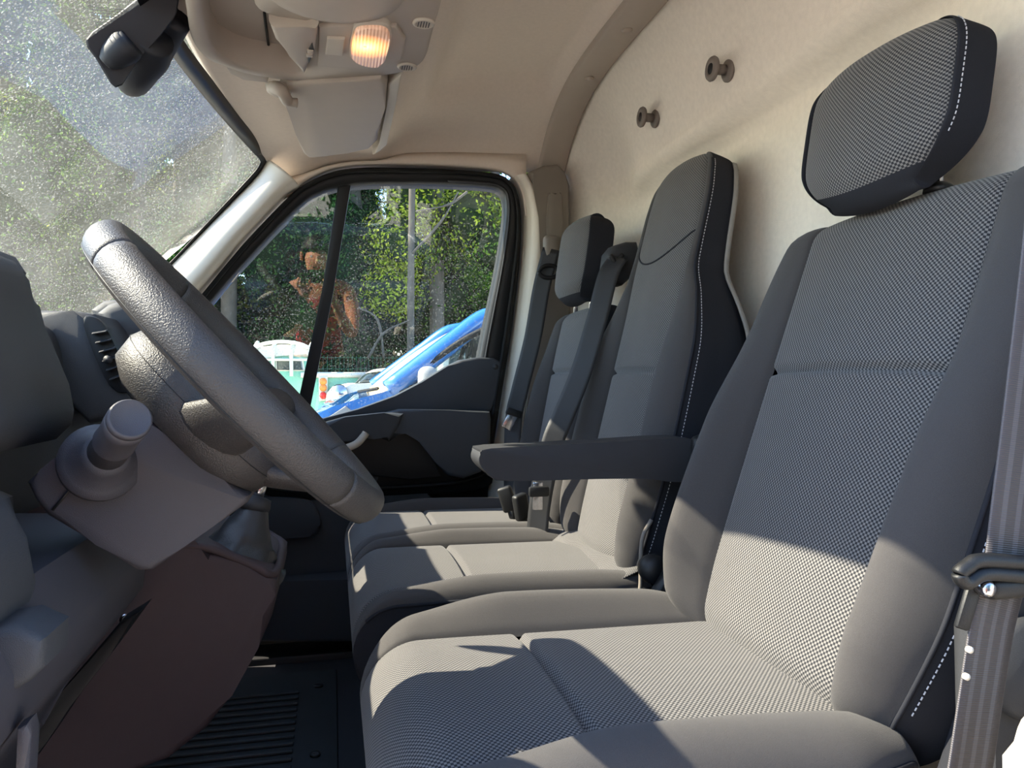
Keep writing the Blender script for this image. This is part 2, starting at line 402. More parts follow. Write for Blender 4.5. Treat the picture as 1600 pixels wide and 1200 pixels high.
# rubber lip of the frame and bright edge line
MID = [((a[0]*.78+b[0]*.22), (a[1]*.78+b[1]*.22)) for a, b in zip(OUT, INN)]
tube('seal_lip', cr([PD(a, b, .046) for a, b in MID], 5, True)+[PD(*MID[0], .046)], .006, M['rubber'], fr, 8)
MI2 = [((a[0]*.2+b[0]*.8), (a[1]*.2+b[1]*.8)) for a, b in zip(OUT, INN)][8:17]
tube('seal_bead', cr([PD(a, b, .040) for a, b in MI2], 5), .003, M['dark'], fr, 8)
def panel_pd(name, px, off0, off1, mat, parent, bev=.006, sm=0):
    P = [(v.x, v.z) for v in (PD(a, b, off0) for a, b in px)]
    return prism(name, P, 0, 0, mat, parent, bev, 3, sm, lambda x, z, t: doorY(x, z, lerp(off0, off1, t)))
# glass
panel_pd('pane', [(285, 540), (400, 392), (468, 322), (500, 301), (540, 289), (490, 640), (330, 690)], .003, -.001, M['glass'], dr, 0)
panel_pd('pane', [(540, 289), (575, 286), (700, 286), (785, 296), (792, 315), (780, 420), (744, 600), (730, 700), (478, 700), (490, 640)], .003, -.001, M['glass'], dr, 0)
panel_pd('divider_bar', [(530, 280), (550, 280), (520, 460), (484, 640), (476, 690), (455, 690), (463, 640), (503, 455)], .022, -.01, M['black'], dr, .004)
# inner panel: base, upper trim with rounded tail, armrest shelf, pocket
panel_pd('door_skin', [(235, 640), (330, 655), (500, 668), (620, 640), (770, 575), (768, 640), (765, 720), (760, 1010), (240, 1010)], -.03, -.06, M['black'], dr, .002)
panel_pd('upper_trim', [(330, 672), (440, 668), (505, 655), (560, 640), (618, 619), (660, 597), (700, 572), (722, 562), (748, 558), (772, 559), (784, 566), (786, 580), (778, 608), (768, 642), (700, 660), (600, 690), (480, 705), (330, 705)], .05, -.02, M['door'], dr, .008)
lathe('screw_cap', [(0, 0), (.008, 0), (.008, .002), (0, .003)], PD(774, 573, .0505), -DN, M['dark'], dr, 18)
panel_pd('armrest_shelf', [(600, 646), (625, 640), (700, 641), (766, 643), (768, 655), (766, 720), (752, 738), (725, 748), (700, 744), (680, 722), (655, 690), (634, 668), (610, 690)], .105, .0, M['door'], dr, .012)
panel_pd('pull_cup', [(505, 662), (540, 652), (600, 645), (631, 646), (624, 664), (608, 690), (585, 680), (566, 690), (530, 690), (505, 690)], .115, .0, M['door'], dr, .010)
panel_pd('cup_recess', [(495, 672), (560, 660), (640, 664), (672, 700), (690, 745), (640, 750), (500, 735)], .06, -.02, M['black'], dr, .004)
tube('pull_handle', cr([PD(*p, .125) for p in [(536, 702), (556, 694), (568, 682), (572, 676)]], 6), .010, M['trim_light'], dr, 10)
panel_pd('lower_panel', [(300, 690), (500, 690), (570, 682), (612, 690), (640, 720), (662, 770), (690, 800), (762, 800), (758, 1000), (300, 1000)], .03, -.03, M['door'], dr, .006)
panel_pd('speaker_pod', [(385, 800), (392, 782), (420, 778), (470, 780), (492, 790), (500, 812), (496, 834), (470, 840), (400, 842), (386, 834)], .055, .0, M['door'], dr, .010, 3)
lathe('window_crank_cover', [(0, 0), (.032, 0), (.030, .012), (.015, .016), (0, .016)], PD(574, 742, .03), -DN, M['door'], dr, 24)
panel_pd('door_pocket', [(380, 905), (440, 915), (560, 905), (640, 905), (750, 905), (748, 1004), (380, 1004)], .13, .02, M['door'], dr, .012)
# outer door skin, sill and body outside
panel_pd('outer_skin', [(200, 680), (790, 680), (780, 1120), (200, 1120)], -.07, -.09, M['white'], dr, .004)
# ------------------------------------------------------------------ pillars
# windshield pillar trim
A = cr([PW(*p) for p in [(416, 246), (399, 273), (360, 314), (318, 357), (275, 402), (228, 450), (150, 530)]], 6)
B = cr([PD(*p, .03) for p in [(470, 296), (452, 306), (420, 338), (381, 380), (345, 424), (318, 456), (240, 550)]], 6)
rows = []
for a, b in zip(A, B):
    a = a+Vector((.003, 0, -.003)); r = []
    for k in range(13):
        t = k/12; p = a.lerp(b, t); bul = math.sin(pi/2*min(1, t/.72))**.9 if t < .72 else math.cos(pi/2*(t-.72)/.28)**.8 if t < 1 else 0
        r.append(p+Vector((.004, -.052, -.004))*bul)
    rows.append(r)
tag(grid('trim_2', rows, M['cream'], thick=.004), 'light plastic cover on the windshield pillar', None, None, 'structure')
# small cap where headliner meets pillar and door frame
rows = []
for j in range(26):
    t = j/25
    p = cr([PD(*q, .035) for q in [(440, 315), (455, 304), (482, 282), (522, 265), (570, 259), (640, 259), (700, 261), (770, 267), (798, 278), (813, 300), (820, 340)]], 8)
rows = []
for p in p:
    c = Vector((p.x, p.y-.05, p.z+.045)); X = clamp(p.x, -.18, .64)
    top = Vector((p.x, 2.10, max(ceilz(X, 2.10), p.z+.012)))
    rows.append([p, p+Vector((0, -.012, .006)), p.lerp(top, .5)+Vector((0, -.012, .004)), top])
tag(grid('trim_3', rows, M['felt'], thick=.01), 'beige felt edge above the passenger window', None, None, 'structure')
# door pillar on the passenger side: light flange, grey cover
A = cr([PD(*p, .03) for p in [(798, 278), (812, 300), (819, 350), (815, 420), (803, 520), (790, 610), (776, 700), (766, 800), (760, 1000)]], 6)
B = cr([PD(*p, .075) for p in [(822, 272), (836, 300), (845, 350), (843, 420), (835, 520), (824, 610), (812, 700), (800, 800), (790, 1000)]], 6)
rows = [[a+Vector((0, .05, 0)), a, a.lerp(b, .3)+Vector((0, -.014, 0)), a.lerp(b, .7)+Vector((.0, -.014, 0)), b, b+Vector((.02, .03, 0))] for a, b in zip(A, B)]
tag(grid('trim_4', rows, M['cream']), 'cream painted door flange beside the passenger window', None, None, 'structure')
pil = empty('trim_5', (.6, 2.14, .0), 'warm grey door pillar cover behind the passenger seat', None, None, 'structure')
def pil_map(off0, off1): return lambda x, z, t: doorY(x, z, lerp(off0, off1, t))
P = [PD(*p, .085) for p in [(826, 268), (850, 258), (872, 256), (884, 268), (891, 290), (890, 440), (884, 640), (870, 1000), (795, 1000), (815, 700), (838, 520), (846, 420), (847, 340), (838, 292)]]
prism('pillar_cover', [(v.x, v.z) for v in P], 0, 0, M['trim_grey'], pil, .010, 3, 0, pil_map(.085, -.05))
P = [PD(*p, .092) for p in [(856, 308), (862, 302), (874, 302), (880, 308), (879, 380), (872, 386), (860, 386), (855, 380)]]
prism('height_slot', [(v.x, v.z) for v in P], 0, 0, M['trim_grey'], pil, .003, 2, 2, pil_map(.0885, .06))
# driver's side body edge
bp = empty('trim_6', (.6, .45, 0), "driver's door pillar and white sill at the open door", None, None, 'structure')
rbox('pillar_trim', (.70, .43, .62), (.20, .10, 1.5), M['trim_grey'], bp, .02, 3)
prism('lower_pillar_cover', pxy([(1545, 1320), (1552, 1000), (1562, 940), (1580, 925), (1700, 920), (1700, 1320)], .51), .51, .55, M['dark'], bp, .008)
lathe('belt_reel_cover', [(0, 0), (.040, 0), (.042, .006), (.036, .012), (0, .014)], PY(1600, 1040, .51), (0, -1, 0), M['dark'], bp, 32)
prism('white_sill', pxy([(1562, 1700), (1566, 1180), (1572, 1130), (1582, 1108), (1600, 1100), (1760, 1090), (1760, 1700)], .42), .42, .36, M['cream'], bp, .015)
rbox('door_sill', (-.25, .44, -.18), (1.5, .10, .30), M['white'], bp, .02)
tag(rbox('trim_7', (.05, .46, 1.37), (1.25, .08, .05), M['cream'], None, .015), "cream roof rail above the driver's door", None, None, 'structure')
# driver's windshield pillar
tube('trim_8', [(-.20, .50, 1.31), (-.40, .47, 1.10), (-.70, .45, .78), (-.80, .45, .5), (-.8, .45, 0)], [.045, .045, .05, .06, .06], M['trim_light'])['kind'] = 'structure'
bpy.data.objects['trim_8']['label'] = "light cover of the windshield pillar on the driver's side"
# pegs on the bulkhead
for i, (px, py) in enumerate(((1052, 187), (1168, 113))):
    c = PX(px, py, .775); X = bulkx(c.y, c.z)
    r = empty('trim_peg', (X, c.y, c.z), ('grey round trim peg on the bulkhead above the middle seat', 'grey round trim peg on the bulkhead nearer the driver headrest')[i], 'peg', 'pegs on the bulkhead')
    c = Vector((X+.002, c.y, c.z))
    lathe('base_flange', [(0, 0), (.022, 0), (.022, .004), (.019, .007), (.010, .008), (.010, .01)], c, (-1, 0, 0), M['peg'], r)
    lathe('stem', [(.010, 0), (.010, .03)], c-Vector((.006, 0, 0)), (-1, 0, 0), M['peg'], r)
    lathe('head', [(.010, 0), (.022, .002), (.0235, .006), (.0215, .010), (.012, .011), (.010, .009)], c-Vector((.030, 0, 0)), (-1, 0, 0), M['peg'], r)
    lathe('hole', [(0, 0), (.010, 0), (.010, .001), (0, .001)], c-Vector((.0393, 0, 0)), (-1, 0, 0), M['black'], r)
# ================================================================== SEATS
class Pad:
    """an upholstered pad: A across, B along its length, N out of its face"""
    def __init__(s, O, A, B, Nn, L, T, w, wc, bul, seams=(), r0=.04, r1=.04, crown=.012, asym=(1., 1.), bow=0.):
        s.bow = bow
        s.O, s.A, s.B, s.N = Vector(O), Vector(A).normalized(), Vector(B).normalized(), Vector(Nn).normalized()
        s.L, s.Tf, s.w, s.wc, s.bul, s.seams, s.r0, s.r1, s.crown, s.asym = L, (T if callable(T) else (lambda b: T)), w, wc, bul, seams, r0, r1, crown, asym
        bs = [L*i/70 for i in range(71)]
        for r, e in ((r0, 0), (r1, 1)):
            for k in range(9):
                d = r*(1-math.cos(k/8*pi/2)); bs.append(d if e == 0 else L-d)
        for b0, c, g in seams:
            for k in range(-6, 7): bs.append(b0+k*.0035)
        bs = sorted(b for b in bs if 0 <= b <= L); s.bs = [bs[0]]
        for b in bs[1:]:
            if b-s.bs[-1] > 5e-4: s.bs.append(b)
        s.bs[-1] = L
    def k(s, b):
        k = 1.
        if b < s.r0: k = min(k, math.sqrt(max(0, 1-(1-b/s.r0)**2)))
        if b > s.L-s.r1: k = min(k, math.sqrt(max(0, 1-(1-(s.L-b)/s.r1)**2)))
        return k
    def P(s, a, b, h):
        k = s.k(b); T = s.Tf(b); h = -T*.5 + (h+T*.5)*k
        return s.O + s.A*a + s.B*(b - (s.bow*(1-min(1, (a/.13)**2))*(1-b/s.L) if s.bow else 0)) + s.N*h
    def groove(s, a, b, wc):
        g = 0
        for b0, c, d in s.seams: g += d*math.exp(-((b-b0-c*(a/wc)**2)/.005)**2)
        return g
    def center(s, t, b):
        wc = s.wc(b); a = wc*t
        h = s.crown*(1-abs(t)**2.4) - s.groove(a, b, wc) - .006*math.exp(-((1-abs(t))*wc/.004)**2)
        return s.P(a, b, h)
    def side(s, sg, tau, b):
        wc, w = s.wc(b), s.w(b); W = w-wc; bu = s.bul(b)*(s.asym[0] if sg < 0 else s.asym[1]); T = s.Tf(b)
        C = [(wc, -.006), (wc+.10*W, .30*bu), (wc+.42*W, bu), (wc+.78*W, .78*bu), (wc+W, -.06*T+.15*bu), (wc+W*1.0, -.45*T), (wc+.97*W, -.8*T), (wc+.82*W, -T)]
        i = min(int(tau), 6); t = tau-i
        p1, p2 = Vector(C[i]), Vector(C[i+1]); p0 = Vector(C[i-1]) if i else p1*2-p2; p3 = Vector(C[i+2]) if i < 6 else p2*2-p1
        q = .5*((2*p1)+(p2-p0)*t+(2*p0-5*p1+4*p2-p3)*t*t+(3*p1-p0-3*p2+p3)*t**3)
        return s.P(sg*q.x, b, q.y)
    def part(s, name, fn, ts, mat, parent, b0=-1., b1=9.):
        BS = [b for b in s.bs if b0 <= b <= b1]
        rows = [[fn(t, b) for t in ts] for b in BS]; uv = []
        for row, b in zip(rows, BS):
            acc = [0.]
            for p, q in zip(row, row[1:]): acc.append(acc[-1]+(q-p).length)
            m = acc[-1]/2; uv.append([(x-m, b) for x in acc])
        # length along the surface for v
        vs = [0.]; mid = len(ts)//2
        for r0, r1 in zip(rows, rows[1:]): vs.append(vs[-1]+(r1[mid]-r0[mid]).length)
        uv = [[(x, v) for x, _ in r] for r, v in zip(uv, vs)]
        return grid(name, rows, mat, parent, uvs=uv)
    def build(s, parent, pre, mc, mb, ms, names=('panel', 'bolster', 'side', 'back'), piping=None, under=0.):
        pts = [i/12-1 for i in range(25)]; pts = sorted(pts+[-.985, -.96, .96, .985])
        bu_ = max(b for b in s.bs if b <= under); c = s.part(pre+'_'+names[0], s.center, pts, mc, parent, bu_)
        if under: s.part(pre+'_underside', s.center, pts, ms, parent, -1, bu_)
        out = {'panel': c}
        for sg in (-1, 1):
            bo = s.part(pre+'_'+names[1], lambda t, b: s.side(sg, t, b), [i/5 for i in range(21)], mb, parent)
            s.part(pre+'_'+names[2], lambda t, b: s.side(sg, t, b), [4+i/3 for i in range(10)], ms, bo)
            if piping:
                b0, b1 = piping
                path = [s.side(sg, 4.0, b) for b in s.bs if b0 <= b <= b1]
                tube('piping', path, .0028, ms, bo, 8)
            out[sg] = bo
        s.part(pre+'_'+names[3], lambda t, b: s.side(-1, 7, b).lerp(s.side(1, 7, b), t), [i/6 for i in range(7)], ms, parent)
        return out
def oval(w0, L, p=4.5): return lambda b: w0*max(.30, (1-abs(2*b/L-1)**p))**.45
def const(v): return lambda b: v
def tab(*t): return lambda b: interp(t, b)
UPZ = Vector((0, 0, 1))
def leaned(deg): return Vector((math.sin(math.radians(deg)), 0, math.cos(math.radians(deg)))), Vector((-math.cos(math.radians(deg)), 0, math.sin(math.radians(deg))))
M['sidecloth'] = plain('dark_side_cloth', (40, 41, 46), .9, .15, 900, .4, 1500, .12)
# ------------------------------------------------------------------ driver's seat
DY = .847
ds = empty('driver_seat', (.3, DY, 0), "driver's seat with grey waffle fabric, separate headrest and folded-down armrest", 'car seat')
cu = Pad((.545, DY, .432), (0, 1, 0), (-1, 0, 0), UPZ, .51, .15,
         tab((0, .235), (.10, .262), (.36, .262), (.46, .245), (.51, .20)), tab((0, .165), (.25, .171), (.42, .178), (.51, .170)), tab((0, .012), (.10, .034), (.30, .042), (.42, .022), (.51, .004)),
         [(.30, 0, .010)], .03, .075, .010)
cup = cu.build(ds, 'cushion', M['weave'], M['fabric'], M['sidecloth'], piping=(.02, .49))
b_, n_ = leaned(19)
ba = Pad((.500, DY, .415), (0, 1, 0), b_, n_, .640, .10,
         tab((0, .205), (.06, .232), (.16, .254), (.34, .260), (.52, .246), (.60, .226), (.640, .18)), tab((0, .150), (.12, .168), (.30, .171), (.640, .168)),
         tab((0, .030), (.12, .060), (.30, .050), (.45, .022), (.640, .006)), [(.395, 0, .010)], .05, .045, .014)
bap = ba.build(ds, 'backrest', M['weave'], M['fabric'], M['sidecloth'], piping=(.03, .62))
# stitched seam beside the near piping
stitches('stitching', [ba.side(-1, 4.25, b)-Vector((.0, .0012, 0)) for b in ba.bs if .05 < b < .60], M['stitch'], bap[-1])
stitches('stitching', [ba.side(1, 4.25, b)+Vector((.0, .0012, 0)) for b in ba.bs if .05 < b < .60], M['stitch'], bap[1])
# headrest
b_, n_ = leaned(9)
hr = Pad((.652, DY, ZC+.243), (0, 1, 0), b_, n_, .186, .048, oval(.139, .190), oval(.134, .190),
         const(.003), (), .045, .040, .026, bow=.028)
hrp = hr.build(ds, 'headrest', M['weave'], M['sidecloth'], M['sidecloth'], names=('front', 'edge', 'side', 'back'), under=.016)
stitches('stitching', [hr.side(-1, 4.2, b)-Vector((.0, .001, 0)) for b in hr.bs if .03 < b < .17], M['stitch'], hrp[-1])
for y in (DY-.062, DY+.062):
    t_ = PY(0, 0, 1)
    p = tube('headrest_post', [(.708, y, .96), (.712, y, 1.05)], .0065, M['chrome'], ds, 12)
    lathe('post_guide', [(0, 0), (.018, 0), (.018, .006), (.011, .012), (.008, .012)], (.712, y, 1.002), b_, M['black'], p, 20)
# armrest on the inner side
ax = [(.212, .655), (.216, .668), (.232, .674), (.40, .679), (.53, .684), (.56, .676), (.56, .622), (.53, .614), (.46, .622), (.26, .624), (.236, .630), (.220, .642)]
ar = prism('armrest', ax, 1.128, 1.196, M['dark'], ds, .016, 5, 3)
rbox('armrest_pivot', (.585, 1.125, .655), (.06, .05, .07), M['black'], ds, .02, 3)
# recliner side cover and knob, seat base
prism('recliner_cover', [(.44, .30), (.47, .43), (.52, .50), (.57, .58), (.63, .58), (.63, .30)], 1.10, 1.125, M['black'], ds, .008)
lathe('recliner_knob', [(0, 0), (.022, 0), (.024, .02), (.020, .032), (0, .034)], (.50, 1.125, .475), (-.15, 1, .0), M['black'], ds, 20)
prism('recliner_cover', [(.52, .24), (.54, .40), (.58, .50), (.64, .50), (.68, .24)], .585, .61, M['sidecloth'], ds, .008)
prism('seat_base', [(.10, .02), (.10, .27), (.14, .30), (.54, .30), (.56, .02)], .62, 1.08, M['black'], ds, .01)
tube('slide_bar', cr([(.10, .66, .27), (.045, .68, .24), (.04, .85, .235), (.045, 1.02, .24), (.10, 1.04, .27)], 6), .008, M['black'], ds, 10)
# ------------------------------------------------------------------ double passenger bench
be = empty('passenger_bench', (.3, 1.64, 0), 'double passenger bench in grey ribbed fabric next to the far door', 'bench seat')
for Y0, hw, nm in ((1.425, .222, 'middle'), (1.862, .212, 'outer')):
    p_ = Pad((.545, Y0, .432), (0, 1, 0), (-1, 0, 0), UPZ, .515, .16, tab((0, hw-.015), (.10, hw), (.46, hw), (.515, hw-.006)),
             tab((0, hw-.075), (.25, hw-.062), (.42, hw-.055), (.515, hw-.06)), tab((0, .008), (.12, .022), (.30, .026), (.44, .012), (.515, .004)), [(.318, 0, .009)], .03, .07, .010)
    pp_ = p_.build(be, 'cushion', M['weave2'], M['fabric'], M['sidecloth'], piping=(.02, .50))
# middle backrest with built-in head section
b_, n_ = leaned(13.6)
mb = Pad((.498, 1.432, .415), (0, 1, 0), b_, n_, .835, tab((0, .115), (.45, .115), (.60, .070), (.835, .055)),
         tab((0, .180), (.10, .210), (.25, .228), (.42, .222), (.53, .185), (.60, .150), (.72, .146), (.78, .132), (.81, .108), (.835, .06)),
         tab((0, .125), (.12, .135), (.40, .130), (.50, .128), (.60, .134), (.72, .130), (.78, .117), (.81, .094), (.835, .05)), tab((0, .018), (.12, .040), (.40, .034), (.55, .012), (.70, .003), (.835, .002)),
         [(.385, 0, .009)], .05, .065, .022)
# the head section is a separate front panel above a curved seam
bsplit = .615
mbp = mb.build(be, 'backrest', M['weave2'], M['fabric'], M['sidecloth'], piping=(.03, .80))
hs = tube('head_seam', [mb.center(t, .625+.055*abs(t)**2.0-.02)+mb.N*.0005 for t in [i/14-1 for i in range(29)]], .0018, M['sidecloth'], mbp['panel'], 8)
stitches('stitching', [mb.side(-1, 4.25, b)-Vector((0, .0012, 0)) for b in mb.bs if .05 < b < .80], M['stitch'], mbp[-1])
M['shellgrey'] = plain('grey_seat_shell', (120, 116, 112), .6, .05)
rows = []
for i in range(50):
    b = .06+i/49*.74; row = []
    for sg in (-1, 1):
        row.append(None)
    w_ = mb.w(b)+.003; T_ = mb.Tf(b)
    rows.append([mb.O+mb.A*(-w_)+mb.B*b+mb.N*(.012-T_), mb.O+mb.A*(-w_-.001)+mb.B*b+mb.N*(.005-T_), mb.O+mb.A*(-w_+.03)+mb.B*b+mb.N*(-.010-T_), mb.O+mb.A*(w_-.03)+mb.B*b+mb.N*(-.010-T_), mb.O+mb.A*(w_+.001)+mb.B*b+mb.N*(.005-T_), mb.O+mb.A*w_+mb.B*b+mb.N*(.012-T_)])
grid('seat_shell', rows, M['shellgrey'], be, thick=.003)
# outer backrest
b_, n_ = leaned(11)
ob = Pad((.500, 1.862, .415), (0, 1, 0), b_, n_, .56, .11, tab((0, .17), (.10, .200), (.30, .208), (.46, .195), (.53, .165), (.56, .12)), tab((0, .115), (.12, .130), (.40, .128), (.56, .11)),
         tab((0, .018), (.12, .040), (.32, .034), (.46, .014), (.56, .004)), [(.385, 0, .009)], .05, .045, .012)
obp = ob.build(be, 'backrest', M['weave2'], M['fabric'], M['sidecloth'], piping=(.03, .53))
b_, n_ = leaned(8)
oh = Pad((.578, 1.862, ZC+.205), (0, 1, 0), b_, n_, .205, .060, oval(.125, .205), oval(.120, .205), const(.003), (), .040, .044, .024, bow=.02)
oh.build(be, 'headrest', M['weave2'], M['sidecloth'], M['sidecloth'], names=('front', 'edge', 'side', 'back'), under=.016)
for y in (1.80, 1.924):
    tube('headrest_post', [(.618, y, .925), (.625, y, 1.02)], .006, M['chrome'], be, 10)
# cloth flap between cushion and backrest, with its knotted tie
rows = []
for i in range(17):
    Y = lerp(1.215, 1.60, i/16)
    rows.append([Vector((.455+.004*math.sin(i*.9), Y, .430)), Vector((.475, Y, .441+.002*math.sin(i*1.1))), Vector((.495, Y, .449)), Vector((.512, Y, .455)), Vector((.53, Y, .44))])
flap = grid('cloth_flap', rows, M['weave2'], be, thick=.002, uvs=[[(v.y, k_*.02) for k_, v in enumerate(r)] for r in rows])
kc = PY(922, 884, 1.40)
for k in range(5):
    a = k*1.2; d = Vector((.022*math.cos(a), .02*math.sin(a), .006*math.sin(2*a)))
    tube('knot_fold', cr([kc-d, kc+Vector((-.004, 0, .008)), kc+d], 4), .0045, M['fabric'], flap, 6)
# cable tube at the near side of the middle seat
tube('edge_piping', cr([PY(*p, 1.20) for p in [(1018, 812), (1004, 840), (1001, 880), (1000, 920), (990, 940)]], 6), .0035, M['trim_grey'], be, 10)
prism('bench_base', [(.09, .0), (.06, .20), (.055, .29), (.50, .29), (.56, .0)], 1.235, 2.06, M['black'], be, .01)
lathe('side_knob', [(0, 0), (.020, 0), (.022, .02), (.016, .03), (0, .031)], (.585, 1.205, .53), (-.4, -1, 0), M['black'], be, 18)
# ------------------------------------------------------------------ belts
def buckle_stalk(parent, c, d, h=.1):
    c = Vector(c); d = Vector(d).normalized()
    tube('buckle_stalk', [c, c+d*h*.6], [.010, .009], M['black'], parent, 10)
    rbox('buckle', c+d*h*.8, (.022, .036, .062), M['black'], parent, .007, 3, rot=d.to_track_quat('Z', 'Y').to_matrix())
bl = empty('seat_belt', (.6, 2.09, .5), 'black seat belt hanging from the far door pillar beside the outer headrest', 'seat belt', 'seat belts')
top = PY(856, 400, 2.03)
ribbon('webbing', [top+Vector((.01, 0, .02)), PY(846, 450, 2.025), PY(832, 530, 2.03), PY(812, 610, 2.04), PY(802, 660, 2.05), PY(800, 760, 2.04), PY(806, 850, 2.02)], .048, M['belt'], bl, [(1, -.35, .1), (1, -.5, .1), (.9, -.7, .2)])
rbox('belt_guide', PY(861, 396, 2.045), (.045, .03, .10), M['trim_grey'], bl, .013, 3)
tube('guide_loop', cr([PY(p[0], p[1], 2.02) for p in [(842, 425), (850, 416), (866, 416), (872, 425), (866, 433), (850, 433)]], 5, True)+[PY(842, 425, 2.02)], .006, M['black'], bl, 8)
rbox('latch_tongue', PY(797, 657, 2.035), (.03, .006, .05), M['chrome'], bl, .003, 2, rot=Matrix.Rotation(.5, 3, 'Y'))
rbox('tongue_grip', PY(803, 645, 2.035), (.045, .014, .02), M['black'], bl, .005, 2, rot=Matrix.Rotation(.3, 3, 'Y'))
bl = empty('seat_belt', (.66, 1.66, 1.0), 'black seat belt of the middle seat, coming over the backrest between headrests', 'seat belt', 'seat belts')
g0 = PY(968, 410, 1.66)
prism('shoulder_guide', pxy([(944, 425), (948, 396), (958, 384), (978, 378), (994, 378), (1000, 400), (990, 430), (972, 446), (950, 444)], 1.655), 1.645, 1.70, M['dark'], bl, .012, 3)
tube('guide_slot', cr([PY(*p, 1.638) for p in [(953, 398), (962, 410), (973, 398)]], 6), .006, M['black'], bl, 8)
ribbon('webbing', [PY(966, 402, 1.636), PY(950, 430, 1.625), PY(932, 500, 1.605), PY(908, 580, 1.59), PY(880, 650, 1.585), PY(864, 690, 1.59), PY(850, 750, 1.60), PY(842, 800, 1.605), PY(838, 850, 1.61)], .048, M['belt'], bl, [(1, -.55, .25), (1, -.6, .2), (1, -.4, .1), (.8, -.6, 0)])
rbox('latch_tongue', PY(840, 775, 1.585), (.022, .008, .06), M['chrome'], bl, .003, 2)
rbox('tongue_grip', PY(842, 768, 1.580), (.045, .014, .022), M['black'], bl, .005, 2)
for (p_, d_, lb) in ((PY(822, 836, 1.72), (-.2, -.1, 1), 'black belt buckle between the bench seats, nearer the middle seat'), (PY(806, 822, 1.80), (-.3, .1, 1), 'black belt buckle behind the far cushion, farther from the camera')):
    bk = empty('belt_buckle', p_, lb, 'buckle', 'bench belt buckles'); buckle_stalk(bk, p_, d_, .085)
# driver's belt
bl = empty('seat_belt', (.48, .47, .5), "driver's striped black seat belt in the foreground at the open door", 'seat belt', 'seat belts')
m, nt_, b = newmat('striped_belt_webbing'); L_ = nt_.links
uvn = N(nt_, 'ShaderNodeUVMap'); sp_ = N(nt_, 'ShaderNodeSeparateXYZ'); L_.new(uvn.outputs[0], sp_.inputs[0])
w1 = N(nt_, 'ShaderNodeMath', operation='MULTIPLY'); w1.inputs[1].default_value = 2*pi/.0125; L_.new(sp_.outputs[0], w1.inputs[0])
w2 = N(nt_, 'ShaderNodeMath', operation='COSINE'); L_.new(w1.outputs[0], w2.inputs[0])
rp_ = N(nt_, 'ShaderNodeValToRGB'); rp_.color_ramp.elements[0].position = .35; rp_.color_ramp.elements[1].position = .5
rp_.color_ramp.elements[0].color = lin((62, 57, 57)); rp_.color_ramp.elements[1].color = lin((80, 77, 79)); L_.new(w2.outputs[0], rp_.inputs[0]); L_.new(rp_.outputs[0], b.inputs['Base Color'])
w3 = N(nt_, 'ShaderNodeMath', operation='MULTIPLY'); w3.inputs[1].default_value = 2*pi/.0016; L_.new(sp_.outputs[1], w3.inputs[0])
w4 = N(nt_, 'ShaderNodeMath', operation='SINE'); L_.new(w3.outputs[0], w4.inputs[0])
bp_ = N(nt_, 'ShaderNodeBump', Strength=.35, Distance=.0004); L_.new(w4.outputs[0], bp_.inputs['Height']); L_.new(bp_.outputs[0], b.inputs['Normal']); b.inputs['Roughness'].default_value = .55
M['belt_striped'] = m
BY = .475
ribbon('webbing', [PY(1655, 250, BY), PY(1636, 430, BY), PY(1612, 640, BY), PY(1592, 800, BY), PY(1582, 890, BY)], .047, M['belt_striped'], bl, [(1, -.05, .1), (1, -.05, .1)])
ribbon('webbing', [PY(1570, 905, BY), PY(1552, 980, BY), PY(1536, 1080, BY), PY(1518, 1200, BY), PY(1500, 1300, BY)], .047, M['belt_striped'], bl, [(1, .12, .0), (1, .15, .05), (1, .15, .1)])
tg = tube('tongue_loop', cr([PY(*p, BY-.012) for p in [(1499, 897), (1512, 885), (1530, 876), (1580, 878), (1650, 884), (1650, 905), (1580, 898), (1535, 897), (1510, 910)]], 5, True)+[PY(1499, 897, BY-.012)], .0055, M['black'], bl, 10)
rbox('tongue_bar', PY(1585, 916, BY-.005), (.055, .016, .016), M['black'], bl, .006, 3)
lathe('rivet', [(0, 0), (.006, 0), (.006, .012), (.004, .014), (0, .014)], PY(1525, 914, BY-.002), (0, -1, 0), M['chrome'], bl, 14)
rbox('tongue_plate', PY(1512, 948, BY-.003), (.012, .005, .034), M['black'], bl, .002, 2, rot=Matrix.Rotation(.35, 3, 'Y'))
for p in ((1512, 1014), (1507, 1056)):
    lathe('belt_stop', [(0, 0), (.0025, 0), (.0025, .003), (0, .004)], PY(*p, BY-.006), (0, -1, 0), M['cream'], bl, 12)
# ================================================================== DASHBOARD, WHEEL, CONSOLE
da = empty('dashboard', (-.6, YC, .4), 'dark grey dashboard with instrument binnacle and centre vent', 'dashboard')
def dash_prof(Y):
    p = sst(1.42, 1.62, Y)*(1-sst(2.05, 2.16, Y)); c = sst(1.05, 1.16, Y)*(1-sst(1.40, 1.50, Y))
    top = .83+.045*p+.03*c; xe = -.40-.06*p+.015*c
    return [(-.98, .70), (-.95, .765), (-.86, .79), (-.66, top-.02), (xe-.06, top), (xe-.015, top-.004), (xe+.008, top-.03), (xe+.015, top-.10), (xe+.0, top-.22), (xe-.03, .56), (xe-.10, .44), (xe-.20, .34), (-.72, .26), (-.98, .24)]
rows = []
for j in range(60):
    Y = lerp(.50, 2.15, j/59); rows.append([Vector((x, Y, z)) for x, z in [(v.x, v.y) for v in cr([(x, z, 0) for x, z in dash_prof(Y)], 4)]])
grid('dash_body', rows, M['dash'], da)
